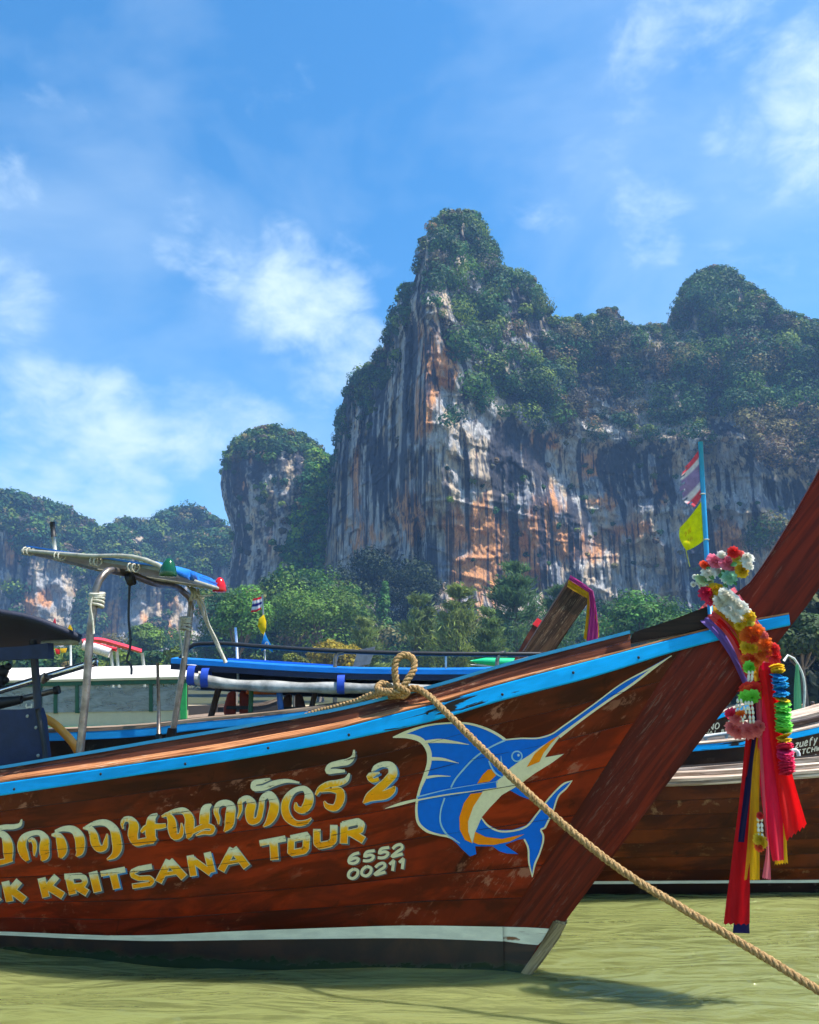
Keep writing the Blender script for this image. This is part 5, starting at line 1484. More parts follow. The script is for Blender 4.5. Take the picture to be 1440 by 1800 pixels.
def leafpiece(parent, px, py, ang, lpx, n=.18, col='leaf_green', c=(.03, .16, .03)):
    p = FA.plane(px, py, n); r = lpx * p.y / F
    t = np.linspace(0, 1, 7); w = .32 * np.sin(math.pi * t ** .8)
    V = np.stack([np.stack([t, w, .12 * np.sin(3 * t)], -1), np.stack([t, 0 * t, .12 * np.sin(3 * t) - .08], -1), np.stack([t, -w, .12 * np.sin(3 * t)], -1)], 1).reshape(-1, 3) * r
    o = mesh_obj('leaf', V, grid_faces(7, 3), plain(col, c, .5), parent)
    o.matrix_basis = Matrix.Translation(p) @ Matrix.Rotation(math.radians(90), 4, 'X') @ Matrix.Rotation(math.radians(ang), 4, 'Z')
bq = thing('flower_bouquet', 'bunch of pink, white and yellow flowers at the foot of the flag staff', 'flowers', FA.plane(1270, 1040, .12))
for px, py, r, c in ((1240, 992, 8, 'vermilion'), (1257, 985, 12, 'pink'), (1278, 988, 13, 'pink'), (1286, 1000, 8, 'pink'), (1290, 970, 9, 'red'), (1300, 974, 9, 'salmon'), (1298, 982, 9, 'lemon'), (1313, 980, 11, 'white'), (1316, 992, 9, 'white'), (1305, 1003, 11, 'yellow'), (1246, 1007, 11, 'white'), (1262, 1004, 8, 'white'), (1270, 977, 8, 'white'), (1234, 1018, 10, 'pale_green'), (1284, 1014, 12, 'teal'), (1276, 1018, 8, 'white'), (1222, 1014, 4, 'white'), (1219, 1027, 4, 'white'), (1227, 1024, 4, 'white'), (1236, 1032, 6, 'white'), (1248, 1022, 6, 'pale_green')):
    flower(bq, px, py, r, c, .16 + .02 * math.sin(px), (.3 * math.sin(px * 3), -1, .3 + .3 * math.cos(py)))
for px, py, a, l in ((1296, 990, 200, 14), (1262, 1014, 20, 14), (1268, 1010, 60, 12), (1256, 1018, 150, 13), (1244, 1024, 120, 12), (1272, 1024, -60, 12), (1250, 1000, 170, 10), (1290, 1022, 300, 9)): leafpiece(bq, px, py, a, l)
for px, py in ((1228, 1014), (1226, 1026)):
    MB().tube([FA.plane(1240, 1022, .15), FA.plane(px, py, .16)], .0025, 5).build('stalk', plain('leaf_green', (.03, .16, .03), .5), bq)
gl = thing('flower_garland', 'thick garland of white, yellow and orange flowers slanting across the prow', 'garland', FA.plane(1300, 1100, .15), 'flower garlands on the prow')
rgf = np.random.default_rng(8)
for px, py, r, c in ((1246, 1042, 14, 'crimson'), (1252, 1052, 11, 'crimson'), (1258, 1036, 13, 'yellow'), (1254, 1048, 11, 'yellow'), (1266, 1036, 9, 'yellow')): flower(gl, px, py, r, c, .185, (-.2, -1, .5))
for k in range(16):
    t = (k // 2) / 7.0; px, py = 1270 + t * 38 + (5 if k % 2 else -5), 1050 + t * 34 + (-6 if k % 2 else 6)
    flower(gl, px, py, 10.5, 'white', .20 + .012 * rgf.uniform(-1, 1), (rgf.uniform(-.5, .5), -1, rgf.uniform(-.3, .6)))
for px, py, r, c in ((1318, 1084, 10, 'yellow'), (1308, 1092, 10, 'yellow'), (1300, 1100, 7, 'yellow'), (1318, 1096, 8, 'lemon'), (1318, 1108, 12, 'orange'), (1330, 1112, 14, 'orange'), (1316, 1118, 12, 'orange'), (1326, 1122, 12, 'vermilion'), (1344, 1118, 7, 'salmon'), (1346, 1134, 15, 'orange'), (1350, 1148, 13, 'orange'), (1338, 1150, 10, 'orange'), (1314, 1138, 10, 'yellow'), (1326, 1140, 12, 'yellow'), (1334, 1144, 9, 'yellow'), (1312, 1158, 8, 'orange'), (1322, 1158, 10, 'vermilion'), (1330, 1162, 8, 'orange'), (1362, 1152, 13, 'red'), (1360, 1140, 9, 'red')):
    flower(gl, px, py, r, c, .215, (rgf.uniform(-.4, .4), -1, rgf.uniform(-.1, .5)))
JAS = plain('jasmine_bud', (.78, .74, .60), .6, 0, .1, 40)
def buds(parent, pts, n):
    mb = MB(); q = catmull(pts, n)
    for i, (x, y) in enumerate(q):
        for dx in (-3, 3):
            v, f = sphere_geo((0, 0, 0), (.0085, .0085, .014), 6, 7); v = v * (1 + .5 * (-v[:, 2:3] / .014) * np.array([1, 1, 0]) * .6) + np.array(FA.plane(x + dx, y + (i % 2), .215)); mb.add(v, f)
    tag(mb.build('jasmine_buds', JAS, parent), kind='stuff')
g2 = thing('flower_garland', 'short garland of jasmine buds ending in three pink flowers', 'garland', FA.plane(1312, 1240, .2), 'flower garlands on the prow')
buds(g2, [(1320, 1182), (1318, 1204)], 5); buds(g2, [(1314, 1236), (1308, 1252), (1303, 1266)], 5); buds(g2, [(1319, 1236), (1321, 1252), (1322, 1268)], 5); buds(g2, [(1300, 1232), (1297, 1248)], 3)
for px, py, r, c, sq in ((1319, 1173, 10, 'lime', .8), (1314, 1213, 12, 'red', .5), (1324, 1212, 12, 'red', .5), (1318, 1217, 12, 'vermilion', .4), (1312, 1225, 11, 'lime', .5), (1322, 1226, 12, 'lime', .5), (1286, 1255, 9, 'hot_pink', .7), (1296, 1262, 11, 'salmon', .7), (1303, 1258, 8, 'orange', .6), (1288, 1280, 10, 'salmon', .8), (1298, 1285, 11, 'salmon', .8), (1316, 1284, 12, 'salmon', .8), (1328, 1280, 12, 'salmon', .8), (1336, 1276, 8, 'salmon', .8)):
    flower(g2, px, py, r, c, .215, (0, -.8, -.5 if c != 'salmon' else .2), sq)
g3 = thing('flower_garland', 'tube shaped garland banded blue, green and hot pink, hanging at the right', 'garland', FA.plane(1375, 1260, .15), 'flower garlands on the prow')
for y0, y1, c in ((1172, 1183, 'yellow'), (1188, 1224, 'blue'), (1229, 1233, 'yellow'), (1237, 1289, 'lime'), (1294, 1306, 'yellow'), (1311, 1362, 'hot_pink')):
    for py in np.arange(y0, y1, 4.4):
        px = float(np.interp(py, [1170, 1230, 1300, 1362], [1366, 1376, 1379, 1385]))
        flower(g3, px + rgf.uniform(-1, 1), py, 10.5 if c != 'yellow' else 9.5, c, .245, (rgf.uniform(-.25, .25), -.35, 1 if rgf.uniform() < .5 else -1), .45, seed=int(rgf.integers(3)))
g4 = thing('flower_garland', 'thin string of jasmine buds with a yellow flower between the hanging tails', 'garland', FA.plane(1336, 1440, .2), 'flower garlands on the prow')
buds(g4, [(1336, 1440), (1337, 1468)], 4)
for px, py, r, c in ((1337, 1434, 5, 'red'), (1337, 1476, 9, 'yellow'), (1341, 1482, 7, 'yellow'), (1336, 1488, 7, 'vermilion')): flower(g4, px, py, r, c, .225)

# flag staff with the tattered national flag and the yellow flag
staff = thing('flag_staff', 'sky blue flag staff on the prow with a tattered striped flag over a yellow one', 'flag', FA.plane(1250, 1070, .09))
pp = lambda x, y, n=.09: FA.plane(x, y, n)
MB().tube([pp(1231.5, 777), pp(1237, 880), pp(1243, 985), pp(1249, 1080)], .0155, 12).build('pole', plain('sky_blue_pole_paint', (.015, .32, .68), .4, 0, .1), staff)
FLAGM = vcol('faded_flag_cloth', .85, .15, trans=.4)
def flagsheet(hoist, fly, colf, name, nu=26, nv=22, amp=.015, seed=0, holes=None):
    h, g = catmull(hoist, nv), catmull(fly, nv); V, C = [], []
    for i in range(nu):
        u = i / (nu - 1)
        for j in range(nv):
            v = j / (nv - 1)
            x, y = h[j] * (1 - u) + g[j] * u; y += 10 * u * (1 - u)
            n = .09 + .02 * u + amp * math.sin(9 * u + 5 * v + seed) * u + amp * .5 * math.sin(15 * v + seed) * u
            V.append(tuple(pp(x, y, n))); C.append(colf(u, v))
    f = grid_faces(nu, nv)
    if holes is not None: f = np.array([q for q in f.tolist() if holes(q[0] // nv / nu, q[0] % nv / nv)])
    return mesh_obj(name, V, f, FLAGM, staff, col=C)
def thai(u, v):
    r, w, b = (.80, .10, .14), (.80, .70, .70), (.34, .24, .42)
    return r if v < .17 or v > .83 else (w if v < .33 or v > .67 else b)
flagsheet([(1230, 788), (1231.5, 810), (1233, 835), (1235.5, 868)], [(1203, 822), (1195, 850), (1201, 880), (1220, 892)], thai, 'striped_flag', seed=1, holes=lambda u, v: not (u > .72 and (math.sin(v * 40) > .55 or (u > .85 and math.sin(v * 23 + 1) > .1))))
flagsheet([(1236, 877), (1237.5, 900), (1239, 925), (1241, 947)], [(1195, 928), (1194, 942), (1200, 958), (1207, 968)], lambda u, v: (.88, .84, .008) if not (.45 < u < .8 and .35 < v < .75 and math.sin(u * 60) * math.sin(v * 55) > .55) else (.70, .32, .01), 'yellow_flag', seed=3)
MB().tube(catmull([pp(1206, 967, .11), pp(1209, 980, .11), pp(1213, 996, .11)], 8), .003, 5).build('loose_thread', plain('yellow_thread', (.6, .55, .05), .8), staff)
for x, y in ((1235, 869), (1241, 949)):
    c = np.array(pp(x, y)); a = np.linspace(0, 2 * math.pi, 12); MB().tube(np.stack([c[0] + .018 * np.cos(a), c[1] + .018 * np.sin(a), c[2] + 0 * a], -1), .004, 5).build('tie', ROPEW, staff)
# ================================================================== THE OTHER BOATS
def pixel_boat(fr, table, beam, low_in=.28, zlow=-.12, k=48):
    """Sheer and low curves from image places (x, y) and a half-breadth for each x."""
    tx, ty = [q[0] for q in table], [q[1] for q in table]
    xs = np.linspace(tx[0], tx[-1], k)
    bx, bv = [q[0] for q in beam], [q[1] for q in beam]
    top = []
    for x in xs:
        b = float(np.interp(x, bx, bv)); top.append(fr.solve(x, float(curve1(x, tx, ty)), lambda s, b=b: b))
    top = np.array(top)[::-1] if top[0][0] < top[-1][0] else np.array(top)
    low = top.copy(); low[:, 1] = np.maximum(top[:, 1] - low_in, top[:, 1] * .45); low[:, 2] = zlow
    keel = low.copy(); keel[:, 1] *= .7; keel[:, 2] = zlow - .25
    return top, low, keel
def hull_parts(fr, t, top, low, keel, count, mats, rail_mat, cap_mat, rail_h=.07, cap_w=.09, cap_h=.03, bulge=.05):
    h = shell(fr, top, low, keel, 'hull', SEAM, t)
    plank_rows(fr, top, low, count, mats, h, bulge=bulge)
    sweep(fr, top + [0, .004, 0], [(-.02, 0), (.026, 0), (.030, .008), (.030, rail_h - .006), (.024, rail_h), (-.02, rail_h)], 'rub_rail', rail_mat, t)
    sweep(fr, top, [(-cap_w, rail_h + .002), (.036, rail_h + .002), (.036, rail_h + cap_h), (-cap_w, rail_h + cap_h + .012)], 'gunwale_cap', cap_mat, t)
    fa = top.copy(); fa[:, 1] *= -1
    sweep(fr, fa, [(.03, -.12), (-.03, -.12), (-.03, rail_h - .06), (cap_w, rail_h - .05), (cap_w, -.12)], 'far_gunwale', cap_mat, t)
    z = top[:, 2].min() - .35
    A_ = np.stack([np.c_[low[:, 0], low[:, 1], 0 * low[:, 0] + z], np.c_[low[:, 0], -low[:, 1], 0 * low[:, 0] + z]], 1)
    mesh_obj('floor_board', fr.Pn(A_).reshape(-1, 3), grid_faces(len(low), 2), W_DECK, t, uvaxis=tuple(fr.d), smooth=False)
    return h
W_PALE = wood('bleached_grey_gunwale_timber', (.14, .08, .05), (.42, .30, .21), (.60, .48, .38), .8, .6, (.85, .80, .72), .45, 1.2)
W_RBOAT = [wood('orange_brown_hull_timber_%d' % i, (.016, .006, .003), m, l, .40, .55, (.42, .22, .10), .65) for i, (m, l) in enumerate([((.095, .017, .004), (.155, .028, .005)), ((.115, .020, .004), (.18, .031, .005)), ((.080, .014, .004), (.130, .023, .004))])]
W_DHULL = [wood('dark_brown_hull_timber_%d' % i, (.012, .006, .005), m, l, .45, .3, (.3, .2, .14), .5) for i, (m, l) in enumerate([((.045, .017, .009), (.065, .024, .012)), ((.036, .014, .009), (.055, .020, .011))])]
P_BLUE2 = peeling('worn_blue_gunwale_paint', (.02, .30, .66), (.20, .19, .17), .74)

# right: the hull lying close behind the bow
O = onz(1240, 1572, 0)
FH = Frame((O.x, O.y + .55), math.radians(1.5))
bh = thing('longtail_boat', 'orange brown planked hull with pale weathered gunwale behind the hanging sashes', 'boat', onz(1240, 1572, 0), 'longtail boats moored behind')
top, low_, keel_ = pixel_boat(FH, [(800, 1388), (1050, 1384), (1200, 1381), (1440, 1366), (1640, 1348)], [(800, .85), (1640, .85)], .24, .10)
hull_parts(FH, bh, top, low_, keel_, 7, W_RBOAT, W_PALE, W_PALE, .035, .12, .025, .07)
t2 = top.copy(); t2[:, 2] += .070; t2[:, 1] -= .10
sweep(FH, t2, [(-.02, 0), (.05, 0), (.05, .03), (.03, .04), (-.02, .035)], 'coaming', W_PALE, bh)
lo2 = low_.copy(); lo2[:, 1] += .006
sweep(FH, lo2, [(0, .0), (.008, .0), (.008, .022), (0, .022)], 'white_band', P_WHITE, bh)
bots, _ = plank_rows(FH, low_, keel_, 1, [W_BOTTOM], bh, bulge=0)
for o in bots: o.name = 'bottom_plank'

# right: dark boat further out with blue rail and writing
FI = Frame((onz(1300, 1480, 0).x, 10.4), math.radians(2))
bi = thing('longtail_boat', 'dark brown boat with blue rail and small white lettering behind the pale gunwale', 'boat', FI.P(0, 0, 0), 'longtail boats moored behind')
top, low_, keel_ = pixel_boat(FI, [(1040, 1334), (1215, 1321), (1300, 1313), (1390, 1299), (1440, 1288), (1560, 1252)], [(1040, .7), (1300, .75), (1440, .65), (1560, .45)], .2, -.1)
hull_parts(FI, bi, top, low_, keel_, 4, W_DHULL, P_RAIL, W_PALE, .07, .07, .02)
wc = top[(top[:, 0] > FI.solve(1330, 1310, lambda s: .7)[0])].copy(); wc[:, 2] += .12; wc[:, 1] -= .06
sweep(FI, wc, [(0, 0), (.02, 0), (.015, .05), (-.03, .06)], 'washboard', W_DARK, bi)
t3 = wc.copy(); t3[:, 2] += .05; t3[:, 1] -= .45
sweep(FI, t3, [(-.2, 0), (.2, -.03), (.2, .02), (-.2, .06)], 'foredeck', W_PALE, bi)
pw = plain('white_painted_frame', (.62, .62, .58), .5, 0, .15)
FIp = lambda x, y, n=.45: FI.plane(x, y, n)
MB().tube([FIp(1196, 1300), FIp(1300, 1287)], .022, 6).build('seat_frame', pw, bi)
for x in (1206, 1241, 1277): MB().tube([FIp(x, 1297 - (x - 1206) * .12), FIp(x, 1316 - (x - 1206) * .1)], .020, 6).build('seat_leg', pw, bi)
def small_paint(fr, n, strokes, name, col, parent, w):
    V, Fc = [], []
    for i, st in enumerate(strokes):
        p = catmull([(x, y, 0) for x, y in st], max(3, 3 * len(st)))[:, :2]
        t = np.gradient(p, axis=0); t /= np.linalg.norm(t, axis=1)[:, None] + 1e-9; nn = np.stack([-t[:, 1], t[:, 0]], -1) * w / 2
        o = len(V)
        for a, b in zip(p + nn, p - nn): V += [tuple(fr.plane(a[0], a[1], n + .0004 * i)), tuple(fr.plane(b[0], b[1], n + .0004 * i))]
        Fc += [[q + o for q in f] for f in grid_faces(len(p), 2).tolist()]
    return mesh_obj(name, V, Fc, plain('cream_sign_paint', col, .5, 0, .1), parent)
U = lambda x, y, s: [[(x + a * s, y + b * s - a * s * .22) for a, b in st] for st in s_] if False else None
def word(fr, n, glyphs, x0, y0, h, adv, slope, name, parent, w, col=(.62, .56, .42)):
    """Small writing: each glyph a set of strokes in a unit box."""
    st = []
    for i, g in enumerate(glyphs):
        for s_ in g: st.append([(x0 + i * adv + a * adv * .8 + (1 - b) * h * .15, y0 + b * h - (i * adv + a * adv * .8) * slope) for a, b in s_])
    return small_paint(fr, n, st, name, col, parent, w)
G = {'L': [[(.1, 0), (.15, 1), (.9, .95)]], 'T': [[(0, .05), (1, .05)], [(.5, .05), (.45, 1)]], 'C': [[(.95, .15), (.5, 0), (.1, .4), (.2, .9), (.9, .9)]], 'H': [[(.1, 0), (.1, 1)], [(.9, 0), (.9, 1)], [(.1, .5), (.9, .5)]], 'W': [[(0, 0), (.25, 1)], [(.25, 1), (.5, .3)], [(.5, .3), (.75, 1)], [(.75, 1), (1, 0)]], 'E': [[(.9, 0), (.1, .05), (.1, 1), (.9, .95)], [(.1, .5), (.7, .5)]],
     'z': [[(.1, .35), (.8, .3), (.2, 1), (.9, .95)]], 'u': [[(.1, .3), (.2, .95), (.7, .9), (.85, .3)], [(.85, .3), (.9, 1)]], 'e': [[(.15, .65), (.8, .55), (.6, .3), (.15, .5), (.3, 1), (.9, .9)]], 'f': [[(.9, .05), (.5, .15), (.4, 1.2)], [(.15, .4), (.8, .38)]], 'y': [[(.1, .3), (.4, .85)], [(.9, .3), (.2, 1.3)]], "'": [[(.5, -.1), (.4, .2)]], 'N': [[(.1, 1), (.1, 0)], [(.1, 0), (.9, 1)], [(.9, 1), (.9, 0)]], 'O': [[(.5, 0), (.1, .4), (.3, .95), (.8, .9), (.9, .3), (.5, 0)]], 'A': [[(0, 1), (.5, 0)], [(.5, 0), (1, 1)], [(.2, .65), (.8, .65)]], 'I': [[(.5, 0), (.5, 1)]], 'B': [[(.1, 1), (.1, 0)], [(.1, 0), (.8, .2), (.1, .5)], [(.1, .5), (.9, .75), (.1, 1)]], '-': [[(.2, .5), (.8, .5)]],
     '0': DIG['0'], '6': DIG['6'], '5': DIG['5'], '2': DIG['2'], '1': DIG['1'], '4': [[(.7, 1), (.7, 0), (.1, .65)], [(.1, .65), (.95, .65)]], '7': [[(.05, .05), (.9, .05), (.4, 1)]], ' ': []}
gs = lambda t: [G[c] for c in t]
word(FI, .775, gs("Lzuefy'z"), 1389, 1305, 13, 8.2, .26, 'lettering', bi, 2.0)
word(FI, .775, gs('ETCHWE'), 1401, 1319, 9, 8.4, .22, 'lettering', bi, 1.8, (.6, .6, .55))
word(FI, .775, gs('6452'), 1414, 1330, 6, 5.6, .2, 'registration_number', bi, 1.2)
word(FI, .775, gs('0-451'), 1410, 1337, 6, 5.4, .2, 'registration_number', bi, 1.2)
ch = thing('plastic_chair', 'white plastic chair standing in the dark boat left of its lettering', 'chair', FIp(1398, 1345, .9))
cw = plain('glossy_white_plastic', (.68, .66, .70), .25, 0, .08)
MB().tube(catmull([FIp(1390, 1345, .88), FIp(1392, 1330, .88), FIp(1396, 1318, .88), FIp(1401, 1320, .88), FIp(1403, 1345, .88)], 14), .022, 7).build('backrest', cw, ch)
MB().box(FIp(1396, 1338, .80), FI.d * .06, FI.n * .08, (0, 0, .012)).build('seat', cw, ch, smooth=False)
for x, n in ((1391, .88), (1403, .88), (1391, .72), (1403, .72)): MB().tube([FIp(x, 1338, n), FIp(x, 1352, n)], .016, 6).build('leg', cw, ch)

FJ = Frame((onz(1280, 1420, 0).x, 14.0), math.radians(2))
bj = thing('longtail_boat', 'small far boat with blue rail half hidden between prow and pink flowers', 'boat', FJ.P(0, 0, 0), 'longtail boats moored behind')
top, low_, keel_ = pixel_boat(FJ, [(1150, 1292), (1240, 1272), (1275, 1259), (1310, 1247), (1380, 1225)], [(1150, .6), (1310, .5), (1380, .2)], .2, -.1)
hull_parts(FJ, bj, top, low_, keel_, 3, W_DHULL, P_RAIL, W_PALE, .07, .06, .02)
word(FJ, .62, gs('NO A'), 1246, 1273, 11, 10, .18, 'lettering', bj, 1.8, (.7, .50, .20))
word(FJ, .62, gs('NAI BO1'), 1240, 1286, 5, 7, .12, 'lettering', bj, 1.1)

# left: the boat alongside, with the blue roof
FB = Frame((at(300, 1290, 8.2).x, 8.2), math.radians(4))
bb = thing('longtail_boat', 'longtail boat alongside with a long bright blue roof and black roof rail', 'boat', FB.P(0, 0, 0), 'longtail boats moored behind')
top, low_, keel_ = pixel_boat(FB, [(-200, 1312), (77, 1303), (277, 1292), (333, 1285), (480, 1271), (600, 1255), (750, 1226), (860, 1196), (930, 1172)], [(-200, .85), (500, .85), (700, .66), (850, .36), (930, .09)], .25, -.1)
hull_parts(FB, bb, top, low_, keel_, 4, W_DHULL, P_BLUE2, W_DECK, .07, .10, .03)
bp = lambda x, y, n=.0: FB.plane(x, y, n)
prow = [bp(x, y, .06) for x, y in ((1036, 1050), (1040, 1052), (1005, 1100), (960, 1170), (930, 1215), (870, 1215), (905, 1170), (950, 1100), (1003, 1016), (1008, 1014))]
W_PROWB = wood('weathered_prow_timber', (.012, .007, .005), (.065, .032, .016), (.11, .056, .028), .6, .6, (.4, .28, .16), .6)
pr = board(FB, prow, .06, -.06, 'prow', W_PROWB, bb, tuple(bp(1010, 1040) - bp(910, 1180)), .012)
roof_y = [(300, 1166), (400, 1172), (490, 1178), (600, 1183), (700, 1185), (905, 1182), (960, 1178)]
RB = peeling('chalky_blue_roof_paint', (.010, .20, .66), (.72, .72, .74), .80, .5)
rn = [FB.solve(x, y, lambda s: .80) for x, y in roof_y]
rn = catmull(rn, 40)
def roofp(i): return [(.0, 0), (.0, .045), (-.25, .07), (-.8, .09), (-1.35, .07), (-1.6, .045), (-1.6, 0), (-1.35, .03), (-.8, .05), (-.25, .03)]
roofb = sweep(FB, rn, roofp, 'roof', RB, bb)
slab = [FB.solve(x, y, lambda s: .45) for x, y in ((400, 1166), (470, 1170), (590, 1178))]
sweep(FB, catmull(slab, 12), [(0, 0), (0, .05), (-.9, .06), (-.9, 0)], 'roof_hatch', TARP, roofb)
sweep(FB, rn + [0, -.02, -.055], [(0, 0), (.012, 0), (.012, .05), (0, .05)], 'fascia', NAVY, bb)
sweep(FB, rn + [0, -1.55, -.22], [(0, 0), (.01, 0), (.01, .20), (0, .20)], 'far_shade_curtain', NAVY2, bb)  # dark sheet added to give the shade under the roof
rr_ = catmull([tuple(bp(x, y, .72)) for x, y in ((311, 1170), (322, 1150), (338, 1135), (365, 1132), (450, 1136), (560, 1143), (700, 1148), (905, 1150), (960, 1150))], 60)
rail_b = MB().tube(rr_, .022, 8).build('roof_rail', plain('black_rail_paint', (.02, .02, .022), .35, .3, .2), bb)
for x, yb_ in ((590, 1176), (875, 1178)):
    MB().tube(catmull([tuple(bp(x + 14, 1147, .72)), tuple(bp(x + 3, 1150, .72)), tuple(bp(x, 1158, .72)), tuple(bp(x - 1, yb_, .72))], 10), .020, 8).build('stanchion', STEEL, rail_b)
MB().tube([bp(784, 1149, .70), bp(784, 1176, .70)], .010, 6).build('stanchion', pw, rail_b)
CLEAR = plain('cloudy_rolled_plastic', (.34, .34, .32), .22, 0, .45, 7, .35)
rc = catmull([tuple(bp(x, y, .78)) for x, y in ((338, 1192), (380, 1200), (440, 1205), (520, 1208), (620, 1210), (740, 1212), (860, 1214))], 40)
rad = .052 + .012 * np.sin(np.linspace(0, 30, 40)) * .5
MB().tube(rc, rad, 12).build('rolled_curtain', CLEAR, bb)
for x, y in ((338, 1190), (362, 1194), (600, 1206)):
    c = np.array(bp(x, y, .78)); a = np.linspace(0, 2 * math.pi, 16); r_ = .075
    V = np.stack([np.stack([c[0] + dx + 0 * a, c[1] + r_ * np.cos(a), c[2] + .03 * (np.sin(a) > .3) + r_ * np.sin(a)], -1) for dx in (-.035, -.03, .03, .035)], 0)
    mesh_obj('strap', V.reshape(-1, 3), grid_faces(4, 16, True), plain('royal_blue_webbing', (.008, .06, .45), .55, 0, .15), bb)
for nm, a, b, r, m in (('post', (385, 1208), (362, 1292), .030, W_DARK), ('post', (490, 1208), (496, 1264), .028, plain('blue_post_paint', (.02, .11, .33), .5)), ('post', (555, 1214), (545, 1255), .026, W_DARK), ('post', (442, 1210), (440, 1262), .022, plain('green_post_paint', (.012, .08, .02), .5))):
    MB().tube([bp(*a, .70), bp((a[0] + b[0]) / 2, (a[1] + b[1]) / 2, .70), bp(*b, .70)], r, 8).build(nm, m, bb, uvaxis=(0, 0, 1))
MB().tube([bp(277, 1165, .95), bp(279, 1240, .95), bp(279, 1300, .95)], (.013, .016, .020), 8).build('oar_loom', STEEL, bb)
MB().tube([bp(279, 1290, .95), bp(280, 1308, .95)], .028, 8).build('oar_loom_grip', BLACK, bb)
def jacket(px, py, label, c, s=1.0, n=.1):
    m = plain('life_jacket_' + label.split()[0] + str(px), c, .8, 0, .3, 12, .3)
    t = thing('life_jacket', label, 'life jacket', bp(px, py + 30, n), 'life jackets in the blue roofed boat')
    for k in (-1, 1):
        P_ = [(px + k * 3, py - 24), (px + k * 17, py - 22), (px + k * 26, py + 10), (px + k * 22, py + 24), (px + k * 3, py + 26)]
        V = [tuple(bp(px + (x - px) * s, py + (y - py) * s, n + q)) for q in (0, -.10) for x, y in P_]
        o = mesh_obj('panel', V, [[0, 1, 2, 3, 4], [9, 8, 7, 6, 5]] + [[i, i + 5, (i + 1) % 5 + 5, (i + 1) % 5] for i in range(5)], m, t, smooth=False)
        bv = o.modifiers.new('ease', 'BEVEL'); bv.width = .03; bv.segments = 3
    MB().box(bp(px, py + 6 * s, n + .01), FB.d * .11 * s, FB.n * .006, (0, 0, .016)).build('belt', BLACK, t, smooth=False)
    return t
jacket(418, 1238, 'rust red life jacket hanging under the blue roof', (.30, .030, .012), 1.0, .30)
jacket(516, 1240, 'brown life jacket hanging beside the blue post', (.09, .030, .018), .9, .30)
lj_ = MB().box(bp(462, 1217, .2), FB.d * .15, FB.n * .12, (0, 0, .022)).build('seat_cushion', plain('orange_vinyl', (.85, .17, .02), .45), None, smooth=True)
bv = lj_.modifiers.new('ease', 'BEVEL'); bv.width = .015; bv.segments = 3
tag(lj_, 'flat orange seat cushion stowed under the blue roof', 'cushion')
# sash on the prow of the alongside boat
sb_ = thing('silk_sash', 'pink and yellow sash hanging from the weathered prow post', 'sash', bp(1035, 1060, .08), 'sashes on other prows')
MAG = cloth('magenta_silk', (.52, .05, .26)); 
def bsheet(L, R, n, nm, m, nu=16, nv=8, amp=.01):
    l, r = catmull(L, nu), catmull(R, nu)
    V = [tuple(bp(*(l[i] * (1 - j / (nv - 1)) + r[i] * j / (nv - 1)), n + amp * math.sin(j * 1.9 + i * .3))) for i in range(nu) for j in range(nv)]
    mesh_obj(nm, V, grid_faces(nu, nv), m, sb_)
bsheet([(1000, 1018), (1018, 1029), (1037, 1040)], [(997, 1031), (1016, 1043), (1036, 1054)], .078, 'wrapped_band', YELW)
bsheet([(1003, 1011), (1022, 1023), (1041, 1037)], [(1000, 1019), (1019, 1031), (1038, 1044)], .084, 'wrapped_band', MAG)
bsheet([(1034, 1036), (1037, 1060), (1033, 1100), (1031, 1134)], [(1043, 1038), (1047, 1060), (1051, 1095), (1052, 1132)], .095, 'tail', MAG, 24, 10, .018)
bsheet([(1033, 1050), (1030, 1090), (1026, 1122)], [(1038, 1050), (1036, 1090), (1033, 1126)], .085, 'tail', YELW)
bsheet([(1045, 1080), (1050, 1105), (1048, 1120)], [(1049, 1080), (1053, 1105), (1053, 1120)], .085, 'tail', YELW)

# left, further out: the covered boat with a cream roof
FC = Frame((at(150, 1280, 12.2).x, 12.2), math.radians(3))
bc = thing('covered_boat', 'covered passenger boat with cream roof, clear side curtains and green strip', 'boat', FC.P(0, 0, 0))
top, low_, keel_ = pixel_boat(FC, [(-260, 1296), (77, 1292), (320, 1286), (560, 1270), (760, 1240), (900, 1200)], [(-260, .95), (560, .95), (760, .6), (900, .1)], .25, -.1)
hull_parts(FC, bc, top, low_, keel_, 3, W_DHULL, W_DECK, W_DECK, .06, .10, .02)
cp = lambda x, y, n=.9: FC.plane(x, y, n)
CREAMP = plain('cream_fibreglass', (.60, .52, .33), .5, 0, .12, 3); ROOFP = plain('white_roof_sheet', (.74, .68, .60), .55, 0, .1, 3, .15); GRN = plain('green_trim_paint', (.02, .32, .08), .45, 0, .15); DGRN = plain('dark_green_trim', (.01, .09, .04), .5)
def csheet(x0, x1, yt, yb_, n, nm, m, th=.03):
    nn = 24; xs_ = np.linspace(x0, x1, nn)
    V = []
    for x in xs_:
        a, b = cp(x, float(np.interp(x, *yt)), n), cp(x, float(np.interp(x, *yb_)), n)
        V += [tuple(a), tuple(b), tuple(b - FC.n * th), tuple(a - FC.n * th)]
    f = grid_faces(nn, 4, True).tolist() + [[0, 1, 2, 3], [(nn - 1) * 4 + i for i in (3, 2, 1, 0)]]
    return mesh_obj(nm, V, f, m, bc, smooth=False)
X = [-260, 0, 330]
csheet(-260, 330, (X, [1256, 1254, 1248]), (X, [1282, 1280, 1276]), .90, 'side_panel', CREAMP)
csheet(-260, 332, (X, [1280, 1279, 1274]), (X, [1287, 1286, 1281]), .93, 'green_strip', GRN)
rfc = [FC.solve(x, y, lambda s: .98) for x, y in ((-260, 1202), (0, 1200), (330, 1193))]
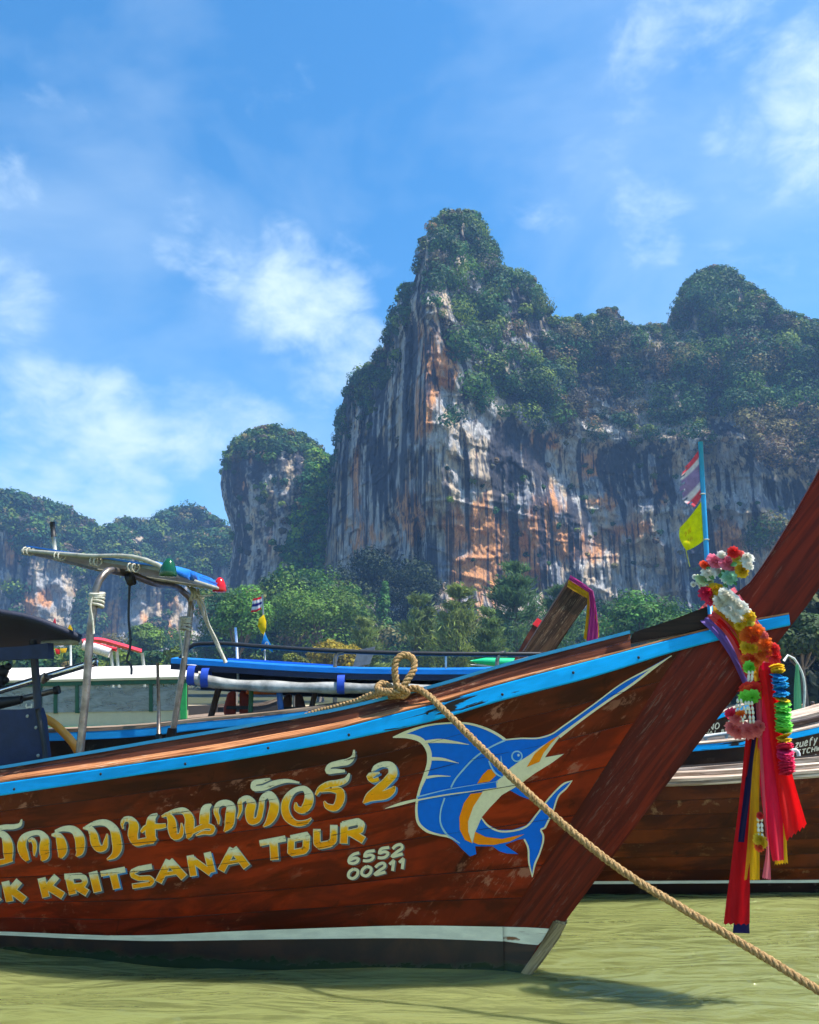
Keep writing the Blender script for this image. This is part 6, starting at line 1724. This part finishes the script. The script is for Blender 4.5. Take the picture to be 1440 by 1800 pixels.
rfo = sweep(FC, catmull(rfc, 30), [(.0, 0), (.02, .03), (-.15, .12), (-.5, .20), (-.98, .24), (-1.5, .20), (-1.85, .12), (-1.98, 0), (-1.8, 0), (-.98, .10), (-.2, 0)], 'roof', ROOFP, bc)
csheet(-260, 330, (X, [1203, 1201, 1194]), (X, [1210, 1208, 1201]), .96, 'roof_edge', DGRN)
def film():
    n = NT('cloudy_clear_curtain'); n.set(Base_Color=(.45, .47, .44), Roughness=.15)
    tr = n.N('ShaderNodeBsdfTransparent'); tr.inputs[0].default_value = (.8, .82, .8, 1)
    f = n.noise(4, 5, .6, n.vec('Object', (1, 1, 3)), .8)
    mx = n.N('ShaderNodeMixShader'); n.L(n.rng(f, .35, .65, .35, .6), mx.inputs[0]); n.L(tr.outputs[0], mx.inputs[1]); n.L(n.b.outputs[0], mx.inputs[2]); n.L(mx.outputs[0], n.out.inputs['Surface'])
    n.bump(f, .5, .03); return n.m
FILM = film()
for a, b in ((-120, 68), (72, 132), (138, 262), (268, 322)): csheet(a, b, (X, [1209, 1208, 1201]), (X, [1256, 1254, 1249]), .92, 'curtain', FILM, .004)
for x in (-120, 70, 97, 135, 265): csheet(x - 3, x + 3, (X, [1207, 1206, 1199]), (X, [1258, 1256, 1250]), .94, 'curtain_post', DGRN, .04)
csheet(317, 327, (X, [1204, 1203, 1200]), (X, [1280, 1280, 1276]), .95, 'end_post', GRN, .06)
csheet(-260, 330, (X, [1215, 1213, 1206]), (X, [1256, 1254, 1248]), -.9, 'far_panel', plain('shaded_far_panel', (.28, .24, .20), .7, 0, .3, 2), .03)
for x in (20, 110, 200, 290): MB().box(cp(x, 1258, .2), FC.d * .10, FC.n * .5, (0, 0, .16)).build('bench', plain('brown_bench_paint', (.16, .07, .05), .6), bc, smooth=False)
word(FC, .945, [[[(.1, .1), (.1, .6), (.9, .6)], [(.9, .1), (.9, .9), (.1, .95)]]], 44, 1236, 11, 14, .0, 'lettering', bc, 2.4, (.75, .75, .72))
st2 = MB().tube([cp(945, 1102, 0), cp(930, 1130, 0), cp(905, 1180, 0), cp(890, 1220, 0)], (.075, .085, .09, .09), 4).build('prow', wood('red_brown_prow', (.02, .008, .005), (.13, .035, .018), (.18, .05, .025), .5), bc, uvaxis=(.5, 0, 1), smooth=False)
MB().tube([cp(953, 1093, 0), cp(944, 1104, 0)], .092, 4).build('prow_cap', plain('red_prow_paint', (.70, .015, .015), .45), bc, smooth=False)

# left, far: boat with a red awning, and the flags
FD = Frame((at(190, 1180, 26).x, 26), math.radians(5))
bd = thing('longtail_boat', 'distant boat with a bright red awning beyond the cream roof', 'boat', FD.P(0, 0, 0), 'longtail boats moored behind')
top, low_, keel_ = pixel_boat(FD, [(40, 1252), (150, 1250), (260, 1240), (330, 1215)], [(40, .8), (260, .8), (330, .1)], .2, -.1, 24)
hull_parts(FD, bd, top, low_, keel_, 3, W_DHULL, P_RAIL, W_DECK, .08, .1, .03)
dp = lambda x, y, n=.0: FD.plane(x, y, n)
an = catmull([tuple(dp(x, y, 1.0)) for x, y in ((143, 1127), (165, 1124), (210, 1134), (249, 1146))], 16); af = catmull([tuple(dp(x, y, -1.0)) for x, y in ((146, 1133), (168, 1130), (212, 1139), (249, 1149))], 16)
REDT = plain('red_tarpaulin', (.72, .02, .04), .55, 0, .15, 2, .2)
A_ = np.stack([an * (1 - t) + af * t + np.array([0, 0, .12 * math.sin(math.pi * t)]) for t in np.linspace(0, 1, 8)], 1)
mesh_obj('awning', A_.reshape(-1, 3), grid_faces(16, 8), REDT, bd)
MB().tube(catmull([tuple(dp(x, y, 1.0)) for x, y in ((147, 1134), (170, 1140), (195, 1148))], 10), (.16,) * 10, 8).build('rolled_side', plain('white_tarpaulin', (.7, .62, .60), .6), bd)
MB().tube(catmull([tuple(dp(x, y, 1.0)) for x, y in ((143, 1127), (170, 1133), (205, 1142))], 10), .06, 8).build('rolled_edge', REDT, bd)
for x, y in ((195, 1142), (205, 1140), (250, 1148)): MB().tube([dp(x, y, .9), dp(x + 3, 1175, .9), dp(x + 5, 1245, .9)], .05, 6).build('post', pw, bd)

def simple_flag(px, py, Y, w, h, stripes, name, parent, mat, hang=1.3, seed=0):
    V, C = [], []
    for i in range(12):
        for j in range(10):
            u, v = i / 11, j / 9
            p = at(px - w * u * .72 - 2 * v, py + h * v + w * u * .35 + 3 * math.sin(4 * u + seed) * u, Y)
            V.append((p.x, p.y + .02 * math.sin(7 * u + seed + 2 * v), p.z)); C.append(stripes(u, v))
    return mesh_obj(name, V, grid_faces(12, 10), mat, parent, col=C)
fp = thing('flag_pole', 'thin pole with striped, yellow and blue flags rising behind the blue roof', 'flag', at(468, 1200, 9.6))
MB().tube([at(461, 1046, 9.6), at(464, 1100, 9.6), at(467, 1200, 9.6)], .010, 6).build('pole', plain('pale_pole', (.5, .48, .44), .5), fp)
FLAG2 = vcol('bright_flag_cloth', .8, .15, trans=.35)
simple_flag(461, 1047, 9.6, 24, 24, lambda u, v: (.65, .012, .03) if v < .18 or v > .82 else ((.75, .74, .72) if v < .34 or v > .66 else (.02, .02, .18)), 'striped_flag', fp, FLAG2, seed=1)
yv_ = [(464, 1080), (455, 1088), (453, 1100), (459, 1112), (464, 1116), (468, 1104), (468, 1092)]
def poly_flag(pts, Y, nm, c, parent):
    k = len(pts); P_ = [at(x, y, Y - .03 * math.sin(i * 1.7)) for i, (x, y) in enumerate(pts)]; cc = sum(P_, Vector()) / k + Vector((0, -.05, 0))
    return mesh_obj(nm, [tuple(p) for p in P_] + [tuple(cc)], [[i, (i + 1) % k, k] for i in range(k)], FLAG2, parent, col=[c] * (k + 1))
poly_flag(yv_, 9.57, 'yellow_flag', (.82, .55, .01), fp)
poly_flag([(466, 1112), (460, 1130), (459, 1145), (470, 1140), (480, 1147), (478, 1136), (470, 1122)], 9.57, 'blue_flag', (.01, .20, .52), fp)
word(Frame((0, 9.52), 0), 0, [G['O']], 465, 1128, 8, 8, 0, 'emblem', fp, 1.4, (.35, .55, .7))
sk = MB().tube([at(414, 1103, 8.9), at(416, 1130, 8.9), at(419, 1200, 8.9)], .014, 6).build('marker_stick', plain('white_stick_paint', (.7, .7, .68), .5), None)
tag(sk, 'plain white upright stick left of the flag pole, behind the blue roof', 'stick')
fq = thing('flag_pole', 'far pole with small yellow and red pennants beside the red awning', 'flag', at(124, 1200, 24))
MB().tube([at(124, 1098, 24), at(124, 1140, 24), at(125, 1200, 24)], .035, 6).build('pole', pw, fq)
poly_flag([(123, 1098), (118, 1106), (121, 1116), (129, 1113), (127, 1104)], 23.9, 'yellow_pennant', (.82, .50, .01), fq)
poly_flag([(97, 1085), (92, 1096), (95, 1106), (99, 1097)], 23.9, 'red_pennant', (.55, .02, .05), fq)
poly_flag([(105, 1140), (108, 1148), (116, 1147), (118, 1139)], 23.9, 'yellow_pennant', (.82, .45, .02), fq)
poly_flag([(96, 1140), (99, 1150), (106, 1150), (105, 1141)], 23.9, 'red_pennant', (.65, .03, .03), fq)
ky = thing('kayak', 'bright green kayak hull upturned beyond the roof rail', 'kayak', at(868, 1166, 14))
l_ = catmull([tuple(at(x, y, 14)) for x, y in ((827, 1162), (850, 1163), (880, 1165), (915, 1167))], 16); w_ = np.interp(np.linspace(0, 1, 16), [0, .3, 1], [.01, .07, .10])
MB().tube(l_, w_, 10).build('hull', plain('green_kayak_plastic', (.01, .52, .20), .35, 0, .08), ky)
MB().tube(l_ + [0, -.02, -.065], w_ * .22 + .004, 6).build('edge_strip', pw, ky)
pn = MB().box(at(640, 1155, 9.2), (.10, 0, .02), (0, .02, 0), (.03, 0, .10)).build('leaning_board', plain('faded_brown_board', (.22, .17, .12), .7, 0, .2), None, smooth=False)
tag(pn, 'small faded brown board leaning above the blue roof', 'board')

# a green sash on a far bow and the people on the beach
fs = thing('silk_sash', 'pale green sash hanging from a bent white pole at the right edge', 'sash', at(1404, 1290, 16), 'sashes on other prows')
MB().tube(catmull(P3((1378, 1162, 16), (1386, 1152, 16), (1393, 1155, 16), (1404, 1170, 16), (1408, 1300, 16)), 14), .025, 6).build('pole', pw, fs)
LG = cloth('pale_green_silk', (.18, .55, .30))
l, r = catmull([(1399, 1168), (1396, 1210), (1396, 1270)], 16), catmull([(1404, 1168), (1408, 1210), (1410, 1270)], 16)
V = [tuple(at(*(l[i] * (1 - j / 7) + r[i] * j / 7), 15.9 + .03 * math.sin(j * 1.7))) for i in range(16) for j in range(8)]
mesh_obj('tail', V, grid_faces(16, 8), LG, fs)

SKIN = plain('sunlit_skin', (.42, .20, .12), .6, 0, .08)
def person(label, px, py, Y, shirt, hair, turn=0.0, seat=False):
    """Standing figure; (px, py) is the top of the head."""
    top = at(px, py, Y); g = float(land_z(top.x, top.y)); H = 1.68
    base = Vector((top.x, top.y, top.z - H))
    t = thing('person', label, 'person', base, 'people on the beach')
    c, s = math.cos(turn), math.sin(turn)
    W_ = lambda x, y, z: base + Vector((x * c - y * s, x * s + y * c, z))
    J = [(0, 0, .92, .13), (0, .01, 1.15, .12), (0, .0, 1.38, .14), (0, 0, 1.46, .06), (0, -.02, 1.52, .075), (0, -.02, 1.62, .085),
         (.17, 0, 1.36, .055), (.25, .0, 1.10, .042), (.22, -.12, .90, .034), (.20, -.17, .84, .036), (-.17, 0, 1.36, .055), (-.26, .0, 1.10, .042), (-.24, -.1, .88, .034), (-.23, -.13, .80, .036),
         (.10, 0, .86, .085), (.11, -.02, .48, .062), (.11, .02, .06, .042), (.11, -.12, .02, .035), (-.10, 0, .86, .085), (-.11, -.02, .48, .062), (-.11, .02, .06, .042), (-.11, -.12, .02, .035)]
    E = [(0, 1), (1, 2), (2, 3), (3, 4), (4, 5), (2, 6), (6, 7), (7, 8), (8, 9), (2, 10), (10, 11), (11, 12), (12, 13), (0, 14), (14, 15), (15, 16), (16, 17), (0, 18), (18, 19), (19, 20), (20, 21)]
    me = bpy.data.meshes.new('body'); me.from_pydata([tuple(W_(*q[:3])) for q in J], E, []); me.materials.append(SKIN)
    o = new_obj('body', me, t)
    sk = o.modifiers.new('skin', 'SKIN'); lay = me.skin_vertices.new() if not me.skin_vertices else me.skin_vertices[0]
    for i, q in enumerate(J): lay.data[i].radius = (q[3], q[3] * .9)
    lay.data[0].use_root = True
    o.modifiers.new('round', 'SUBSURF').levels = 1
    o.modifiers['round'].render_levels = 2
    rows = []
    for z, rx, ry in ((.84, .19, .14), (1.0, .175, .135), (1.2, .185, .14), (1.36, .20, .14), (1.44, .12, .10)):
        rows.append([tuple(W_(rx * math.cos(a), ry * math.sin(a), z)) for a in np.linspace(0, 2 * math.pi, 14, endpoint=False)])
    mesh_obj('shirt', np.array(rows).reshape(-1, 3), grid_faces(5, 14, True), plain('shirt_%s' % label.split()[2], shirt, .8), t)
    rows = []
    for z, rx, ry in ((.90, .17, .13), (.80, .18, .14), (.55, .19, .14)):
        rows.append([tuple(W_(rx * math.cos(a), ry * math.sin(a), z)) for a in np.linspace(0, 2 * math.pi, 14, endpoint=False)])
    mesh_obj('shorts', np.array(rows).reshape(-1, 3), grid_faces(3, 14, True), plain('dark_shorts', (.03, .035, .05), .8), t)
    v, f = sphere_geo(W_(0, .015, 1.635), (.092, .10, .085), 8, 12); mesh_obj('hair', v, f, plain('hair_%d' % px, hair, .7), t)
person('person in black swimwear standing beside the pale green sash', 1412, 1239, 33, (.02, .018, .02), (.45, .22, .08))
person('person in blue top looking out from the beach at the right', 1429, 1234, 36, (.08, .16, .48), (.05, .03, .02), .5)
person('person in white shirt nearest the right edge of the beach', 1438, 1242, 31, (.72, .70, .66), (.10, .05, .03), -.3)
